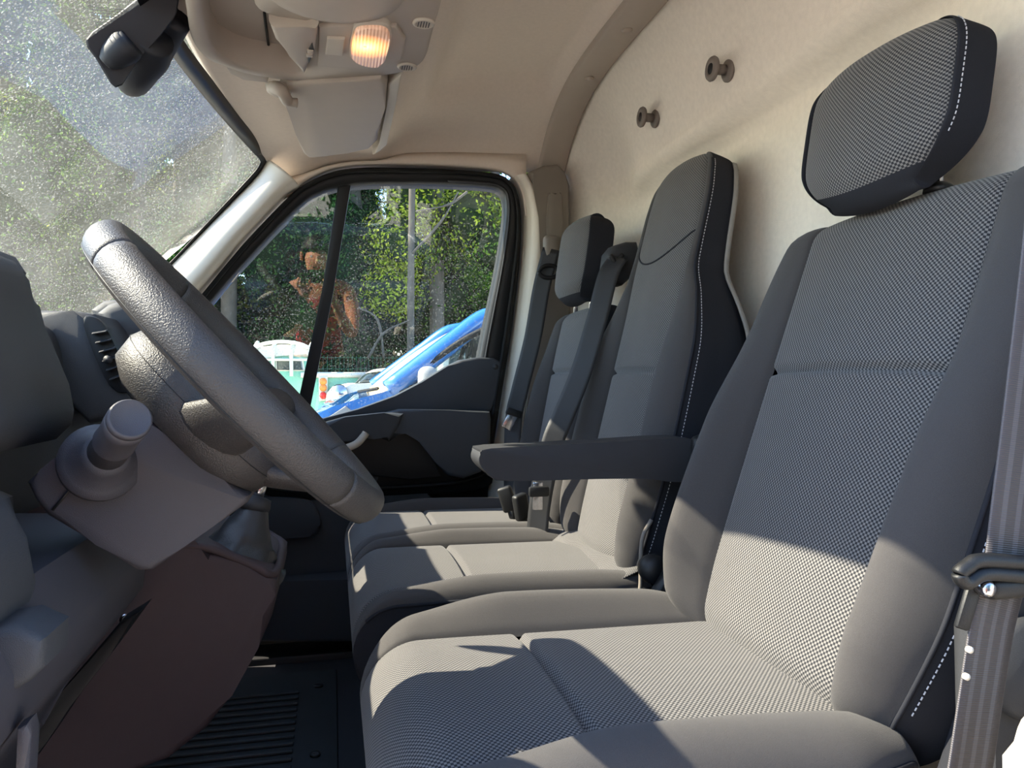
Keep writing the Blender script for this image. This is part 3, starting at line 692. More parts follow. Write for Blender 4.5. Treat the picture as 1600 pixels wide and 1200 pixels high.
# instrument binnacle: hood behind the wheel
hb = pxy([(-60, 398), (0, 402), (34, 412), (55, 440), (62, 478), (70, 510), (88, 552), (108, 600), (124, 640), (120, 662), (98, 684), (40, 694), (-60, 700)], .93)
prism('binnacle', hb, .66, .93, M['dash'], da, .02, 4)
hb2 = pxy([(-60, 388), (0, 394), (30, 404), (46, 428), (40, 445), (-60, 430)], .95)
prism('binnacle_hood', hb2, .62, .95, M['dash'], da, .012, 3)
# lower left bulge of the dash and the knee panel
prism('dash_end', pxy([(-160, 640), (-60, 680), (20, 775), (58, 830), (72, 900), (60, 950), (-20, 1000), (-160, 1020)], .70), .54, .70, M['dash'], da, .03, 4)
kp = [(PY(a, b, 1.0).x, PY(a, b, 1.0).z) for a, b in [(200, 800), (232, 860), (226, 914), (170, 985), (108, 1060), (58, 1128), (30, 1200), (-40, 1300), (-160, 1300), (-160, 800)]]
prism('knee_panel', kp, .56, 1.0, M['shroud'], da, .008, 3)
kp2 = [(x+.012, z-.01) for x, z in [(PY(a, b, 1.03).x, PY(a, b, 1.03).z) for a, b in [(220, 925), (165, 1000), (100, 1075), (70, 1130), (20, 1200), (-20, 1200), (60, 1090), (180, 950)]]]
prism('knee_panel_edge', kp2, 1.0, 1.04, M['black'], da, .004, 2)
lathe('panel_screw', [(0, 0), (.007, 0), (.007, .002), (.003, .003), (0, .001)], PY(196, 968, 1.035), (.3, -1, .2), M['chrome'], da, 14)
prism('fuse_cover', pxy([(-60, 985), (40, 965), (84, 985), (82, 1030), (60, 1052), (0, 1088), (-60, 1100)], .62), .60, .66, M['dash'], da, .008, 3)
rl = prism('bonnet_lever', pxy([(24, 1140), (44, 1128), (47, 1150), (44, 1230), (20, 1230)], .60), .60, .62, M['shroud'], da, .004, 2)
# centre vent in its pod
vp = prism('vent_pod', pxy([(70, 488), (128, 489), (156, 493), (172, 512), (190, 552), (214, 598), (236, 640), (150, 660), (90, 600), (70, 540)], 1.24), 1.20, 1.44, M['dash'], da, .012, 3)
vo = [PY(*p, 1.195) for p in [(130, 498), (148, 495), (166, 512), (186, 552), (210, 596), (204, 612), (182, 612), (164, 590), (142, 540)]]
prism('vent_surround', [(v.x, v.z) for v in vo], 1.193, 1.205, M['black'], da, .003, 2, 3)
for k in range(6):
    t = .12+k*.15; a = vo[1].lerp(vo[6], t); b = vo[2].lerp(vo[4], t)
    a = PY(lerp(140, 176, t), lerp(508, 604, t), 1.19); b = PY(lerp(162, 204, t), lerp(505, 592, t), 1.19)
    ribbon('vent_slat', [a, a.lerp(b, .5), b], .012, M['dark'], da, (0, 1, .35), .002)
lathe('vent_thumb', [(0, 0), (.006, 0), (.006, .006), (0, .008)], PY(170, 562, 1.188), (0, -1, 0), M['dark'], da, 14)
# centre hood over the vents
prism('centre_hood', pxy([(148, 488), (166, 474), (196, 466), (228, 488), (252, 540), (254, 592), (214, 604), (180, 548)], 1.33), 1.33, 1.64, M['dash'], da, .018, 4)
# passenger top pad, raised with a pale bright edge
pt_ = prism('passenger_pad', pxy([(148, 486), (168, 472), (200, 468), (236, 478), (262, 530), (264, 580), (214, 590), (180, 540)], 1.62), 1.58, 2.05, M['dash'], da, .02, 4)
# ------------------------------------------------------------------ steering column
sc = empty('steering_column', (-.2, .85, .5), 'dark steering column cover with indicator stalk', 'steering column')
sh = pxy([(40, 754), (62, 734), (120, 688), (172, 652), (214, 640), (250, 672), (300, 712), (348, 747), (390, 774), (386, 786), (330, 825), (280, 860), (236, 892), (214, 893), (150, 852), (72, 806), (52, 780)], .775)
prism('column_cover', sh, .775, .925, M['shroud'], sc, .012, 4)
tube('cover_seam', [PY(82, 797, .7735), PY(116, 757, .7735)], .0012, M['black'], sc, 6)
k0 = PY(158, 722, .772); k1 = PY(203, 655, .665); d = k1-k0
lathe('stalk_boot', [(0, -.004), (.036, -.004), (.036, .002), (.031, .006), (.027, .012), (.021, .024), (.018, .034)], k0, d, M['shroud'], sc, 32)
st = lathe('stalk', [(.017, .028), (.016, .060), (.017, .062), (.0175, .066), (.0165, .068), (.0168, d.length-.022), (.0172, d.length-.020), (.0172, d.length-.004)], k0, d, M['shroud'], sc, 32)
lathe('stalk_cap', [(.0172, d.length-.005), (.0168, d.length), (.0150, d.length+.003), (.0145, d.length+.0025), (0, d.length+.003)], k0, d, M['shroud'], st, 32)
# right-hand stalk, its pale tip
ws = tube('wiper_stalk', cr([PY(300, 540, 1.0), PY(262, 556, 1.03), PY(232, 568, 1.05)], 6), [.013]*6+[.012, .011, .0095, .008, .006, .004, .001], M['cream'], sc, 12)
# column neck up to the wheel
CW = Vector((-.0895, .847, ZC+.001)); NW = Vector((.735, 0, .678)).normalized(); AW = Vector((NW.z, 0, -NW.x)); BW = Vector((0, 1, 0))
sw = empty('steering_wheel', CW, 'grained black steering wheel seen almost edge-on', 'steering wheel')
tube('column_neck', [CW-NW*.20, CW-NW*.07], [.05, .045], M['black'], sc, 20)
RM, rt = .1845, .0165
def wp(ang, rr, h): return CW+(AW*math.cos(ang)+BW*math.sin(ang))*rr+NW*h
def torus_part(name, a0, a1, n, mat, parent, r=rt, cap=True):
    rows = []
    for i in range(n+1):
        an = lerp(a0, a1, i/n); rows.append([wp(an, RM+r*1.0*math.cos(t), r*1.24*math.sin(t)) for t in [2*pi*k/20 for k in range(20)]])
    return grid(name, rows, mat, parent, closed=True, capends=cap)
# the rim: grips at the sides, smoother caps at top and bottom, thin joints between
g = .74
A0 = [(g, pi-g), (pi-g, pi+g), (pi+g, 2*pi-g), (-g, g)]
for i, (a0, a1) in enumerate(A0):
    e = .006
    torus_part('rim_section', a0+e, a1-e, 40, M['leather'], sw)
for an in (g, pi-g, pi+g, 2*pi-g): torus_part('rim_joint', an-.009, an+.009, 2, M['black'], sw, rt-.0012)
# mould line round the rim
tube('rim_seam', [wp(2*pi*k/96, RM+rt*.62, -rt*1.24*.79) for k in range(97)], .0007, M['black'], sw, 6)
# hub with airbag cover, dished towards the column
prof = [(0, .012), (.045, .010), (.075, .002), (.092, -.015), (.098, -.04), (.094, -.066), (.075, -.082), (.05, -.088), (0, -.088)]
rows = []
for r_, h in prof:
    row = []
    for k in range(40):
        an = 2*pi*k/40; c_, s_ = math.cos(an), math.sin(an)
        q = (abs(c_)**3+abs(s_)**3)**(-1/3)
        row.append(wp(an, max(r_, 1e-4)*q*1.02, h*.86-.012))
    rows.append(row)
grid('hub_cover', rows, M['leather'], sw, closed=True)
rows = []
for r_, h in [(.0975, -.0395), (.0982, -.040), (.0975, -.0405)]:
    rows.append([wp(2*pi*k/40, r_*(abs(math.cos(2*pi*k/40))**3+abs(math.sin(2*pi*k/40))**3)**(-1/3)*1.025, h*.86-.012) for k in range(40)])
grid('hub_joint', rows, M['black'], sw, closed=True)
for an in (pi/2-.25, -pi/2+.25, .35, -.35):
    rows = []
    for i in range(13):
        t = i/12; rr = lerp(.07, RM-.006, t); hh = lerp(-.055, 0, sst(0, 1, t)); wd = lerp(.040, .020, t); th = lerp(.018, .011, t)
        c_ = wp(an, rr, hh); tn = (wp(an+.01, rr, hh)-wp(an-.01, rr, hh)).normalized()
        rows.append([c_+tn*wd*math.cos(q)+NW*th*math.sin(q) for q in [2*pi*k/14 for k in range(14)]])
    grid('spoke', rows, M['leather'], sw, closed=True, capends=True)
# ------------------------------------------------------------------ centre console with gear lever
cc = empty('centre_console', (-.3, 1.24, 0), 'brownish grey centre console beneath the gear lever', 'console')
co_ = pxy([(150, 800), (246, 830), (300, 858), (330, 862), (380, 882), (420, 898), (432, 908), (431, 930), (424, 965), (404, 1012), (362, 1088), (322, 1140), (262, 1188), (150, 1230), (-80, 1240), (-80, 800)], 1.14)
prism('console_body', co_, 1.14, 1.42, M['console'], cc, .012, 4)
tube('console_rim', cr([PY(*p, Y)+Vector((0, 0, .004)) for p, Y in [((276, 856), 1.145), ((330, 862), 1.145), ((395, 888), 1.145), ((426, 902), 1.155)]]+[PY(426, 902, 1.15)+Vector((.004, .10, .004)), PY(426, 902, 1.15)+Vector((-.01, .24, .006)), PY(330, 862, 1.145)+Vector((0, .26, .004))], 6), .006, M['console'], cc, 10)
gl = empty('gear_lever', (-.14, 1.26, .5), 'gear lever with creased black boot behind the steering wheel', 'gear lever')
base = PY(372, 880, 1.22); tip = PY(398, 790, 1.24)
rows = []
for i in range(15):
    t = i/14; c_ = base.lerp(tip, t)-Vector((.03*(1-t), 0, .03*(1-t))); rx = lerp(.095, .020, t**.75); ry = lerp(.075, .020, t**.75)
    rows.append([c_+Vector((math.cos(a)*rx*(1+.10*math.sin(3*a+t*5)*(1-t)), math.sin(a)*ry*(1+.12*math.sin(5*a-t*7)*(1-t)), .010*math.sin(4*a+i*1.7)*(1-t))) for a in [2*pi*k/36 for k in range(36)]])
M['boot'] = plain('creased_black_vinyl', (48, 48, 50), .35, .1, 60, .5, 700, .5)
grid('boot', rows, M['boot'], gl, closed=True)
lathe('boot_collar', [(.022, -.008), (.024, 0), (.022, .012), (.015, .014)], tip, tip-base, M['dark'], gl, 24)
tube('lever_rod', [tip, tip+Vector((.015, 0, .05))], .009, M['chrome'], gl, 12)
lathe('knob', [(.012, 0), (.022, .01), (.027, .03), (.024, .05), (.012, .06), (0, .062)], tip+Vector((.012, 0, .04)), (.2, 0, 1), M['black'], gl, 24)
# ================================================================== OVERHEAD
oc = empty('overhead_console', (-.05, 1.3, 1.36), 'beige overhead console with open tray and lit reading lamp', 'overhead console')
def ZQ(px, py, z): return PZ(px, py, z)
# underside plate follows the outline seen from below
pl = [ZQ(*p, 1.3220) for p in [(284, -60), (292, 20), (300, 62), (318, 88), (350, 104), (400, 118), (470, 127), (540, 126), (600, 118), (645, 108), (664, 92), (676, 50), (692, -10), (700, -120), (500, -200), (300, -180)]]
def plate(name, pts, z0, z1, mat, parent, bev=.006, sm=0):
    P = [(v.x, v.y) for v in pts]
    if sm: P = [(v.x, v.y) for v in cr([(x, y, 0) for x, y in P], sm, True)]
    bm = bmesh.new(); A_ = [bm.verts.new((x, y, z0)) for x, y in P]; B_ = [bm.verts.new((x, y, z1)) for x, y in P]; n = len(P)
    fa = bm.faces.new(A_); fb = bm.faces.new(B_[::-1])
    for i in range(n): bm.faces.new((A_[i], B_[i], B_[(i+1) % n], A_[(i+1) % n]))
    if bev: bmesh.ops.bevel(bm, geom=list(fa.edges), offset=bev, segments=3, affect='EDGES', profile=.5)
    return bobj(name, bm, mat, parent)
# tray: rim ring + recessed floor above
tr_o = cr(pl, 4, True); hole = [ZQ(*p, 1.3220) for p in [(316, 8), (322, 42), (336, 78), (372, 100), (430, 112), (470, 116), (478, 96), (470, 60), (440, 30), (400, 10), (380, -60), (320, -60)]]
cen = sum(hole, Vector())/len(hole)
hs_ = cr(hole, 4, True)
def ring_rows(outer, inner, z0, depth):
    n = 120; c = cen; rows = []
    def hit(loop, an):
        d = Vector((math.cos(an), math.sin(an))); best = None
        for a, b in zip(loop, loop[1:]+loop[:1]):
            ax, ay = a.x-c.x, a.y-c.y; ex, ey = b.x-a.x, b.y-a.y; den = d.x*ey-d.y*ex
            if abs(den) < 1e-12: continue
            t = (ax*ey-ay*ex)/den; s = (ax*d.y-ay*d.x)/den
            if t > 0 and -1e-6 <= s <= 1+1e-6 and (best is None or t > best): best = t
        return best or .01
    for k in range(n):
        an = 2*pi*k/n; ro = hit(outer, an); ri = min(hit(inner, an), ro-.01); d = Vector((math.cos(an), math.sin(an), 0)); o_ = Vector((c.x, c.y, 0))
        rows.append([o_+d*ro+Vector((0, 0, z0+.08)), o_+d*ro+Vector((0, 0, z0+.005)), o_+d*(ro-.006)+Vector((0, 0, z0)), o_+d*(ri+.006)+Vector((0, 0, z0)), o_+d*ri+Vector((0, 0, z0+.006)), o_+d*(ri*.96)+Vector((0, 0, z0+depth))])
    rows.append(rows[0]); return rows
tray = grid('console_shell', ring_rows(tr_o, hs_, 1.3200, .055), M['console_grey'], oc)
plate('tray_floor', hs_, 1.3700, 1.3780, M['console_grey'], oc, 0)
tube('tray_divider', [ZQ(413, 20, 1.366), ZQ(420, 74, 1.366)], .0025, M['black'], oc, 6)
# wedge moulding with switch
wg = [ZQ(*p, 1.3100) for p in [(420, 34), (478, 42), (498, 38), (492, 70), (476, 116), (452, 84), (430, 60)]]
plate('wedge_moulding', wg, 1.3060, 1.3700, M['console_grey'], oc, .008)
sl_ = plate('switch_slot', [ZQ(*p, 1.3060) for p in [(479, 80), (488, 66), (491, 78), (482, 98)]], 1.3035, 1.3100, M['dark'], oc, .001)
for t in (.3, .6):
    rbox('switch', ZQ(lerp(482, 487, t), lerp(92, 72, t), 1.3035), (.010, .012, .004), M['console_grey'], sl_, .001)
plate('lamp_panel', [ZQ(*p, 1.3160) for p in [(498, 40), (560, 36), (620, 40), (634, 60), (628, 92), (600, 104), (540, 106), (496, 102)]], 1.3130, 1.3300, M['console_grey'], oc, .004)
bt = plate('blank_button', [ZQ(*p, 1.3120) for p in [(511, 57), (539, 58), (536, 84), (508, 82)]], 1.3080, 1.3200, M['trim_light'], oc, .002)
# reading lamp
lo_ = [ZQ(*p, 1.3100) for p in [(553, 54), (558, 42), (580, 39), (602, 42), (609, 56), (602, 86), (592, 101), (568, 99), (551, 90), (549, 74)]]
plate('lamp_bezel', [(v-sum(lo_, Vector())/len(lo_))*1.10+sum(lo_, Vector())/len(lo_) for v in lo_], 1.3100, 1.3200, M['trim_light'], oc, .002, 3)
m, nt_, b = newmat('amber_lit_lens'); L_ = nt_.links
tc = N(nt_, 'ShaderNodeTexCoord'); wv = N(nt_, 'ShaderNodeTexWave', Scale=60., bands_direction='X'); L_.new(tc.outputs['Object'], wv.inputs['Vector'])
bp_ = N(nt_, 'ShaderNodeBump', Strength=.6, Distance=.002); L_.new(wv.outputs['Fac'], bp_.inputs['Height']); L_.new(bp_.outputs[0], b.inputs['Normal'])
b.inputs['Base Color'].default_value = lin((235, 205, 180)); b.inputs['Roughness'].default_value = .2
hc = sum(lo_, Vector())/len(lo_)
vd = N(nt_, 'ShaderNodeVectorMath', operation='DISTANCE'); vd.inputs[1].default_value = (hc.x-.004, hc.y-.004, 1.306); L_.new(tc.outputs['Object'], vd.inputs[0])
er = N(nt_, 'ShaderNodeValToRGB'); er.color_ramp.elements[0].position = .004; er.color_ramp.elements[0].color = (1.6, .95, .34, 1); er.color_ramp.elements[1].position = .045; er.color_ramp.elements[1].color = (.10, .035, .02, 1)
e2 = er.color_ramp.elements.new(.022); e2.color = (1.0, .36, .07, 1)
L_.new(vd.outputs['Value'], er.inputs[0]); L_.new(er.outputs[0], b.inputs['Emission Color']); b.inputs['Emission Strength'].default_value = .9
lens = plate('lamp_lens', lo_, 1.3040, 1.3150, m, oc, .004, 3)
hc = sum(lo_, Vector())/len(lo_)
M['bulb'] = emis('glowing_bulb', (255, 176, 84), 2.2)
lathe('bulb', [(0, -.004), (.012, -.002), (.017, .004), (.017, .006), (0, .006)], (hc.x-.006, hc.y-.004, 1.3075), (0, 0, 1), M['bulb'], lens, 20)
lt = bpy.data.lights.new('reading_light', 'POINT'); lt.energy = .12; lt.color = (1, .6, .3); lt.shadow_soft_size = .02
lt_o = bpy.data.objects.new('reading_light', lt); COL.objects.link(lt_o); put(lt_o, lens); lt_o.location = (hc.x, hc.y, 1.315)
for i, p in enumerate(((662, 36), (636, 104))):
    c = ZQ(*p, 1.3190)
    v_ = lathe('microphone_port', [(0, 0), (.017, 0), (.017, .003), (.013, .005), (.012, .003), (0, .003)], (c.x, c.y, 1.3205), (0, 0, -1), M['trim_light'], oc, 20)
    for k in range(-2, 3): rbox('grille_bar', (c.x+k*.004, c.y, 1.3170), (.0014, .020, .001), M['dark'], v_, 0)
lathe('console_dome', [(.10, 0), (.095, .008), (.07, .016), (0, .02)], ZQ(520, -22, 1.3200), (0, 0, -1), M['console_grey'], oc, 30)
plate('access_flap', [ZQ(*p, 1.3320) for p in [(352, 100), (420, 118), (418, 126), (380, 122), (360, 112)]], 1.3280, 1.3400, M['console_grey'], oc, .002)
# the shelf face that carries console and visor
sv = empty('sun_visor', (-.02, 1.7, 1.3000), 'grey passenger sun visor folded flat under the headliner', 'sun visor')
vz = 1.312
vis = [ZQ(*p, vz) for p in [(438, 140), (470, 132), (540, 128), (596, 124), (606, 132), (602, 170), (590, 222), (578, 234), (540, 240), (510, 246), (482, 248), (474, 242), (462, 210), (452, 180), (444, 160)]]
plate('visor_panel', vis, vz, vz+.022, M['console_grey'], sv, .010)
plate('visor_edge', [v+Vector((.0, 0, 0)) for v in [ZQ(*p, vz+.012) for p in [(606, 128), (628, 112), (618, 160), (604, 222), (596, 232), (582, 240), (592, 222), (603, 170)]]], vz+.006, vz+.04, M['trim_light'], sv, .005)
h_ = ZQ(446, 146, vz-.004)
tube('visor_hinge', cr([ZQ(428, 136, 1.3150), ZQ(440, 142, 1.3050), ZQ(450, 158, 1.2960), ZQ(464, 161, 1.2960)], 5), [.012]*6+[.011]*5+[.009]*5, M['console_grey'], sv, 12)
lathe('hinge_foot', [(0, 0), (.024, 0), (.022, .012), (.012, .018), (0, .018)], ZQ(436, 134, 1.3220), (0, 0, -1), M['console_grey'], sv, 24)
# mirror foot and sensor cover on the windshield
rm = empty('rearview_mirror', PW(205, 70), 'black rear-view mirror with sensor pods at the top of the windshield', 'mirror')
mo = [PW(*p, .045) for p in [(131, 62), (140, 50), (185, 18), (215, -6), (262, -30), (282, -10), (276, 18), (270, 30), (246, 60), (216, 92), (192, 128), (182, 132), (174, 126), (150, 92), (134, 74)]]
c_ = sum(mo, Vector())/len(mo); nn = (Vector((0, 0, ZC))-c_).normalized()
V = []; Fs = []; n = len(mo); e1 = [(v-c_) for v in mo]
e1 = [e-nn*e.dot(nn) for e in e1]
for h, s_ in ((-.010, .98), (-.004, 1.), (.002, 1.), (.004, .96)):
    V += [c_+e*s_+nn*h for e in e1]
for r_ in range(3):
    for i in range(n): Fs.append((r_*n+i, r_*n+(i+1) % n, (r_+1)*n+(i+1) % n, (r_+1)*n+i))
Fs += [tuple(range(n))[::-1], tuple(range(3*n, 4*n))]
M['mirrorblack'] = plain('navy_black_plastic', (24, 27, 36), .6, .05, 30, .1, 900)
mobj('mirror_plate', V, Fs, M['mirrorblack'], rm, False)
def pod(name, pxs, rads, off, fl=1.):
    path = cr([PW(*p, off)+nn*(.02 if off else 0) for p in pxs], 6); R_ = [interp(list(enumerate(rads)), i/6) for i in range(len(path))]
    return tube(name, path, R_, M['mirrorblack'], rm, 16)
pod('sensor_pod', [(166, 98), (178, 88), (196, 74), (206, 66)], [.012, .020, .024, .02], .05)
pod('sensor_pod', [(204, 140), (207, 126), (214, 104), (228, 84), (240, 60)], [.012, .027, .034, .036, .03], .05)
pod('mirror_arm', [(240, 105), (248, 80), (262, 55), (276, 30)], [.014, .022, .022, .022], .03)
# ================================================================== OUTSIDE
M['gravel'] = plain('pale_gravel', (168, 162, 152), .95, .25, 3, .8, 60, .2)
gr = tag(mobj('ground', [(-60, -40, GZ), (60, -40, GZ), (60, 70, GZ), (-60, 70, GZ)], [(0, 1, 2, 3)], M['gravel'], None, False), 'pale gravel yard around the van', None, None, 'structure')
M['bark'] = plain('grey_bark', (92, 86, 80), .95, .3, 6, .9, 40, .1)
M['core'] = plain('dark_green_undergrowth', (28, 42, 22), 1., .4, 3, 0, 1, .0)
LM = [leafmat('leaves_yellow_green', (92, 116, 24), (150, 168, 40), (206, 212, 82)), leafmat('leaves_mid_green', (44, 78, 30), (84, 122, 42), (140, 168, 62)), leafmat('leaves_dark_green', (28, 58, 34), (50, 88, 46), (92, 128, 66))]
def tree(x, y, H, R, k, label, nleaf, ls=.10, trunk=.16):
    r = empty('tree', (x, y, GZ), label, 'tree', 'trees behind the yard')
    lean = random.uniform(-.3, .3)
    tube('trunk', cr([(x, y, GZ-.1), (x+lean*.3, y, GZ+H*.3), (x+lean, y+.1, GZ+H*.8)], 5), [trunk]*4+[trunk*.8]*4+[trunk*.5]*3, M['bark'], r, 10)
    rnd = random.Random(int(x*100+y*10)); V = []; Fs = []; CV = []; CF = []
    blobs = []
    for i in range(26):
        a = rnd.uniform(0, 2*pi); zz = rnd.uniform(.06, 1.0); rad = R*(1-.55*abs(zz-.5)**1.3*1.6)*rnd.uniform(.35, .95)
        blobs.append((Vector((x+lean*zz+math.cos(a)*rad, y+math.sin(a)*rad*.8, GZ+.3+zz*(H-.3))), R*rnd.uniform(.30, .50)))
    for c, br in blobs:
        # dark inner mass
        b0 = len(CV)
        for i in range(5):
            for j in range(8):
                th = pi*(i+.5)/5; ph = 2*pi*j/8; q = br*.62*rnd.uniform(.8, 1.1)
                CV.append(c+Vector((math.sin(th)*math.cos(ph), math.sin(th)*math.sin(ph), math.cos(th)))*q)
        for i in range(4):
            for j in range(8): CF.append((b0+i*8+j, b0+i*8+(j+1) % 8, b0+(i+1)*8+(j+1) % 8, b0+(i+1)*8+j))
        for _ in range(nleaf//26):
            d = Vector((rnd.gauss(0, 1), rnd.gauss(0, 1), rnd.gauss(0, 1))).normalized(); p = c+d*br*rnd.uniform(.55, 1.12)
            n = (d+Vector((rnd.uniform(-.9, .9), rnd.uniform(-.9, .9), rnd.uniform(-.5, .9)))).normalized(); u = n.orthogonal().normalized(); v = n.cross(u)
            an = rnd.uniform(0, 2*pi); u, v = u*math.cos(an)+v*math.sin(an), v*math.cos(an)-u*math.sin(an); s = ls*rnd.uniform(.55, 1.3); b0 = len(V)
            V += [p-u*s, p+v*s*.5+n*s*.1, p+u*s, p-v*s*.5+n*s*.1]; Fs.append((b0, b0+1, b0+2, b0+3))
    mobj('foliage', V, Fs, LM[k], r, False)['kind'] = 'stuff'
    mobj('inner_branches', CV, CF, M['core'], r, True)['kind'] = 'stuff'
    return r
TS = [(-7.6, 15, 10, 2.6, 2, 'dark green tree at the far left, seen through the windshield'), (-5.3, 13.5, 9.5, 2.3, 1, 'mid green tree seen high through the windshield left of the mirror'),
      (-3.4, 14.8, 10.5, 2.3, 1, 'mid green tree seen through the windshield below the mirror'), (-4.4, 17.5, 12, 2.8, 0, 'yellow-green tree rising behind the others through the windshield'),
      (-1.7, 13.6, 10, 1.9, 2, 'dark tree behind the pillar between windshield and side window'), (-.5, 15, 9.5, 2.0, 2, 'dark green tree filling the small quarter window'),
      (.55, 14.2, 9, 1.6, 2, 'dark green tree in the middle of the passenger window'), (1.75, 13.2, 10, 1.5, 0, 'sunlit yellow-green tree at the right of the passenger window'),
      (3.1, 13.8, 9, 1.7, 1, 'mid green tree at the right edge of the passenger window'), (5.2, 15, 10, 2.2, 2, 'dark tree hidden mostly by the door pillar'), (-9.8, 18, 12, 3., 1, 'broad green tree beyond the left edge'), (-3.8, 21.5, 13, 3.4, 1, 'tall green tree in the last row behind the windshield'), (.9, 15.7, 4, 1.5, 2, 'low dark shrub behind the bare trunk'), (2.4, 15.9, 4, 1.6, 1, 'low green shrub behind the blue van roof'), (-.9, 16.2, 4.5, 1.7, 2, 'low dark shrub behind the mint pickup'), (-6.2, 16.6, 5, 2.1, 1, 'low green shrub at the foot of the trees at far left'), (-2.6, 16.4, 11, 2.2, 0, 'yellow-green tree beside the windshield pillar in the second row'),
      (1.2, 18, 12, 2.8, 2, 'tall dark tree behind the yellow-green one'), (-1.8, 18.5, 12.5, 2.8, 1, 'tall tree in the back row behind the quarter window'), (-7, 20, 13, 3.2, 2, 'tall dark tree in the back row at the left'), (4.4, 19, 12, 2.9, 2, 'tall dark tree in the back row at the right')]
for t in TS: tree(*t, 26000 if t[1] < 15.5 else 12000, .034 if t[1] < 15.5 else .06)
# a bare grey trunk and dead branches in front of the trees
bt_ = empty('bare_trunk', (.75, 11.6, GZ), 'bare grey trunk with dead branches in front of the trees', 'tree')
t0 = PY(641, 640, 11.6); tp = PY(645, 230, 11.6)
tube('trunk', cr([Vector((t0.x, 11.6, GZ)), PY(642, 450, 11.6), tp], 6), [.055]*7+[.05]*6, M['bark'], bt_, 10)
for a, b, c in (((716, 300), (690, 345), (645, 395)), ((560, 480), (590, 500), (600, 560)), ((640, 500), (600, 520), (575, 560)), ((650, 330), (700, 320), (730, 300))):
    tube('branch', cr([PY(*a, 11.5), PY(*b, 11.5), PY(*c, 11.55)], 5), [.012]*5+[.02]*6, M['bark'], bt_, 6)
# red container
M['red'] = plain('red_brown_container_paint', (166, 66, 48), .6, .2, 2, 0, 1)
ct = empty('container', (PY(380, 560, 22).x, 22, GZ), 'red shipping container behind the pale green pickup', 'container')
a = PY(300, 512, 22); b = PY(411, 514, 22)
rbox('container_body', ((a.x+b.x)/2, 23.2, (a.z+GZ)/2), (b.x-a.x, 2.3, a.z-GZ), M['red'], ct, .03, 1)
k0 = None
for k in range(12):
    x = lerp(a.x, b.x, (k+.5)/12)
    if k0 is None: o = rbox('corrugation', (x, 22.03, (a.z+GZ)/2), (.09, .08, a.z-GZ-.2), M['red'], ct, .02, 1); k0 = (o.data, x)
    else:
        o = bpy.data.objects.new('corrugation', k0[0]); COL.objects.link(o); put(o, ct); o.location = (x-k0[1], 0, 0)
# wire fence
M['fence'] = plain('green_fence_wire', (60, 120, 92), .5, .1)
fe = empty('wire_fence', (0, 12.6, GZ), 'green welded wire fence in front of the trees', 'fence')
V = []; Fs = []
def bar(p, q, r):
    d = (q-p).normalized(); u = d.orthogonal().normalized()*r; v = d.cross(u).normalized()*r; k = len(V)
    for s in (p, q): V.extend([s+u, s+v, s-u, s-v])
    Fs.extend([(k+i, k+(i+1) % 4, k+4+(i+1) % 4, k+4+i) for i in range(4)])
for i in range(170): x = -6+i*.065; bar(Vector((x, 12.6, GZ+.05)), Vector((x, 12.6, GZ+1.75)), .0025)
for i in range(10): z = GZ+.1+i*.18; bar(Vector((-6, 12.6, z)), Vector((5, 12.6, z)), .003)
mobj('mesh_wires', V, Fs, M['fence'], fe, False)['kind'] = 'stuff'
for i in range(5):
    rbox('post', (-5.6+i*2.45+.28, 12.58, GZ+.9), (.06, .06, 1.85), M['fence'], fe, .01, 1)
# ------------------------------------------------------------------ vehicles
M['blue'] = plain('blue_car_paint', (22, 92, 160), .3, .03, 5, 0, 1, .5, coat=1.)
M['mint'] = plain('mint_green_paint', (122, 190, 166), .35, .04, 5, 0, 1, .5, coat=.4)
M['offwhite'] = plain('off_white_paint', (206, 203, 192), .35, .03, 5, 0, 1)
M['carglass'] = plain('dark_car_glass', (46, 58, 60), .05, .05, 3, 0, 1, .8)
M['greyplastic'] = plain('grey_bumper_plastic', (120, 122, 124), .6)
M['beigereflection'] = plain('painted_beige_reflection', (150, 134, 102), .7, .05)  # reflection on the blue van's windshield, painted as an opaque beige
M['taillight'] = plain('red_lamp_lens', (200, 40, 34), .2)
M['amber'] = plain('amber_lamp_lens', (220, 130, 50), .2)
def wheel(parent, x, y, r=.31, sgn=-1):
    t = lathe('wheel', [(r*.55, 0), (r*.9, 0), (r, .03), (r, .17), (r*.9, .2), (0, .2)], (x, y, GZ+r), (0, 1 if sgn < 0 else -1, 0), M['rubber'], parent, 28)
    lathe('wheel_cover', [(0, .01), (r*.3, .0), (r*.5, .02), (r*.57, .01), (r*.57, .05)], (x, y, GZ+r), (0, 1 if sgn < 0 else -1, 0), M['greyplastic'], t, 24)
def small_van(name, loc, face, paint, label, y0, y1, P):
    """body side profile P (x, z over ground), nose to -x; built from shell sections"""
    r = empty(name, loc, label, 'car')
    return r
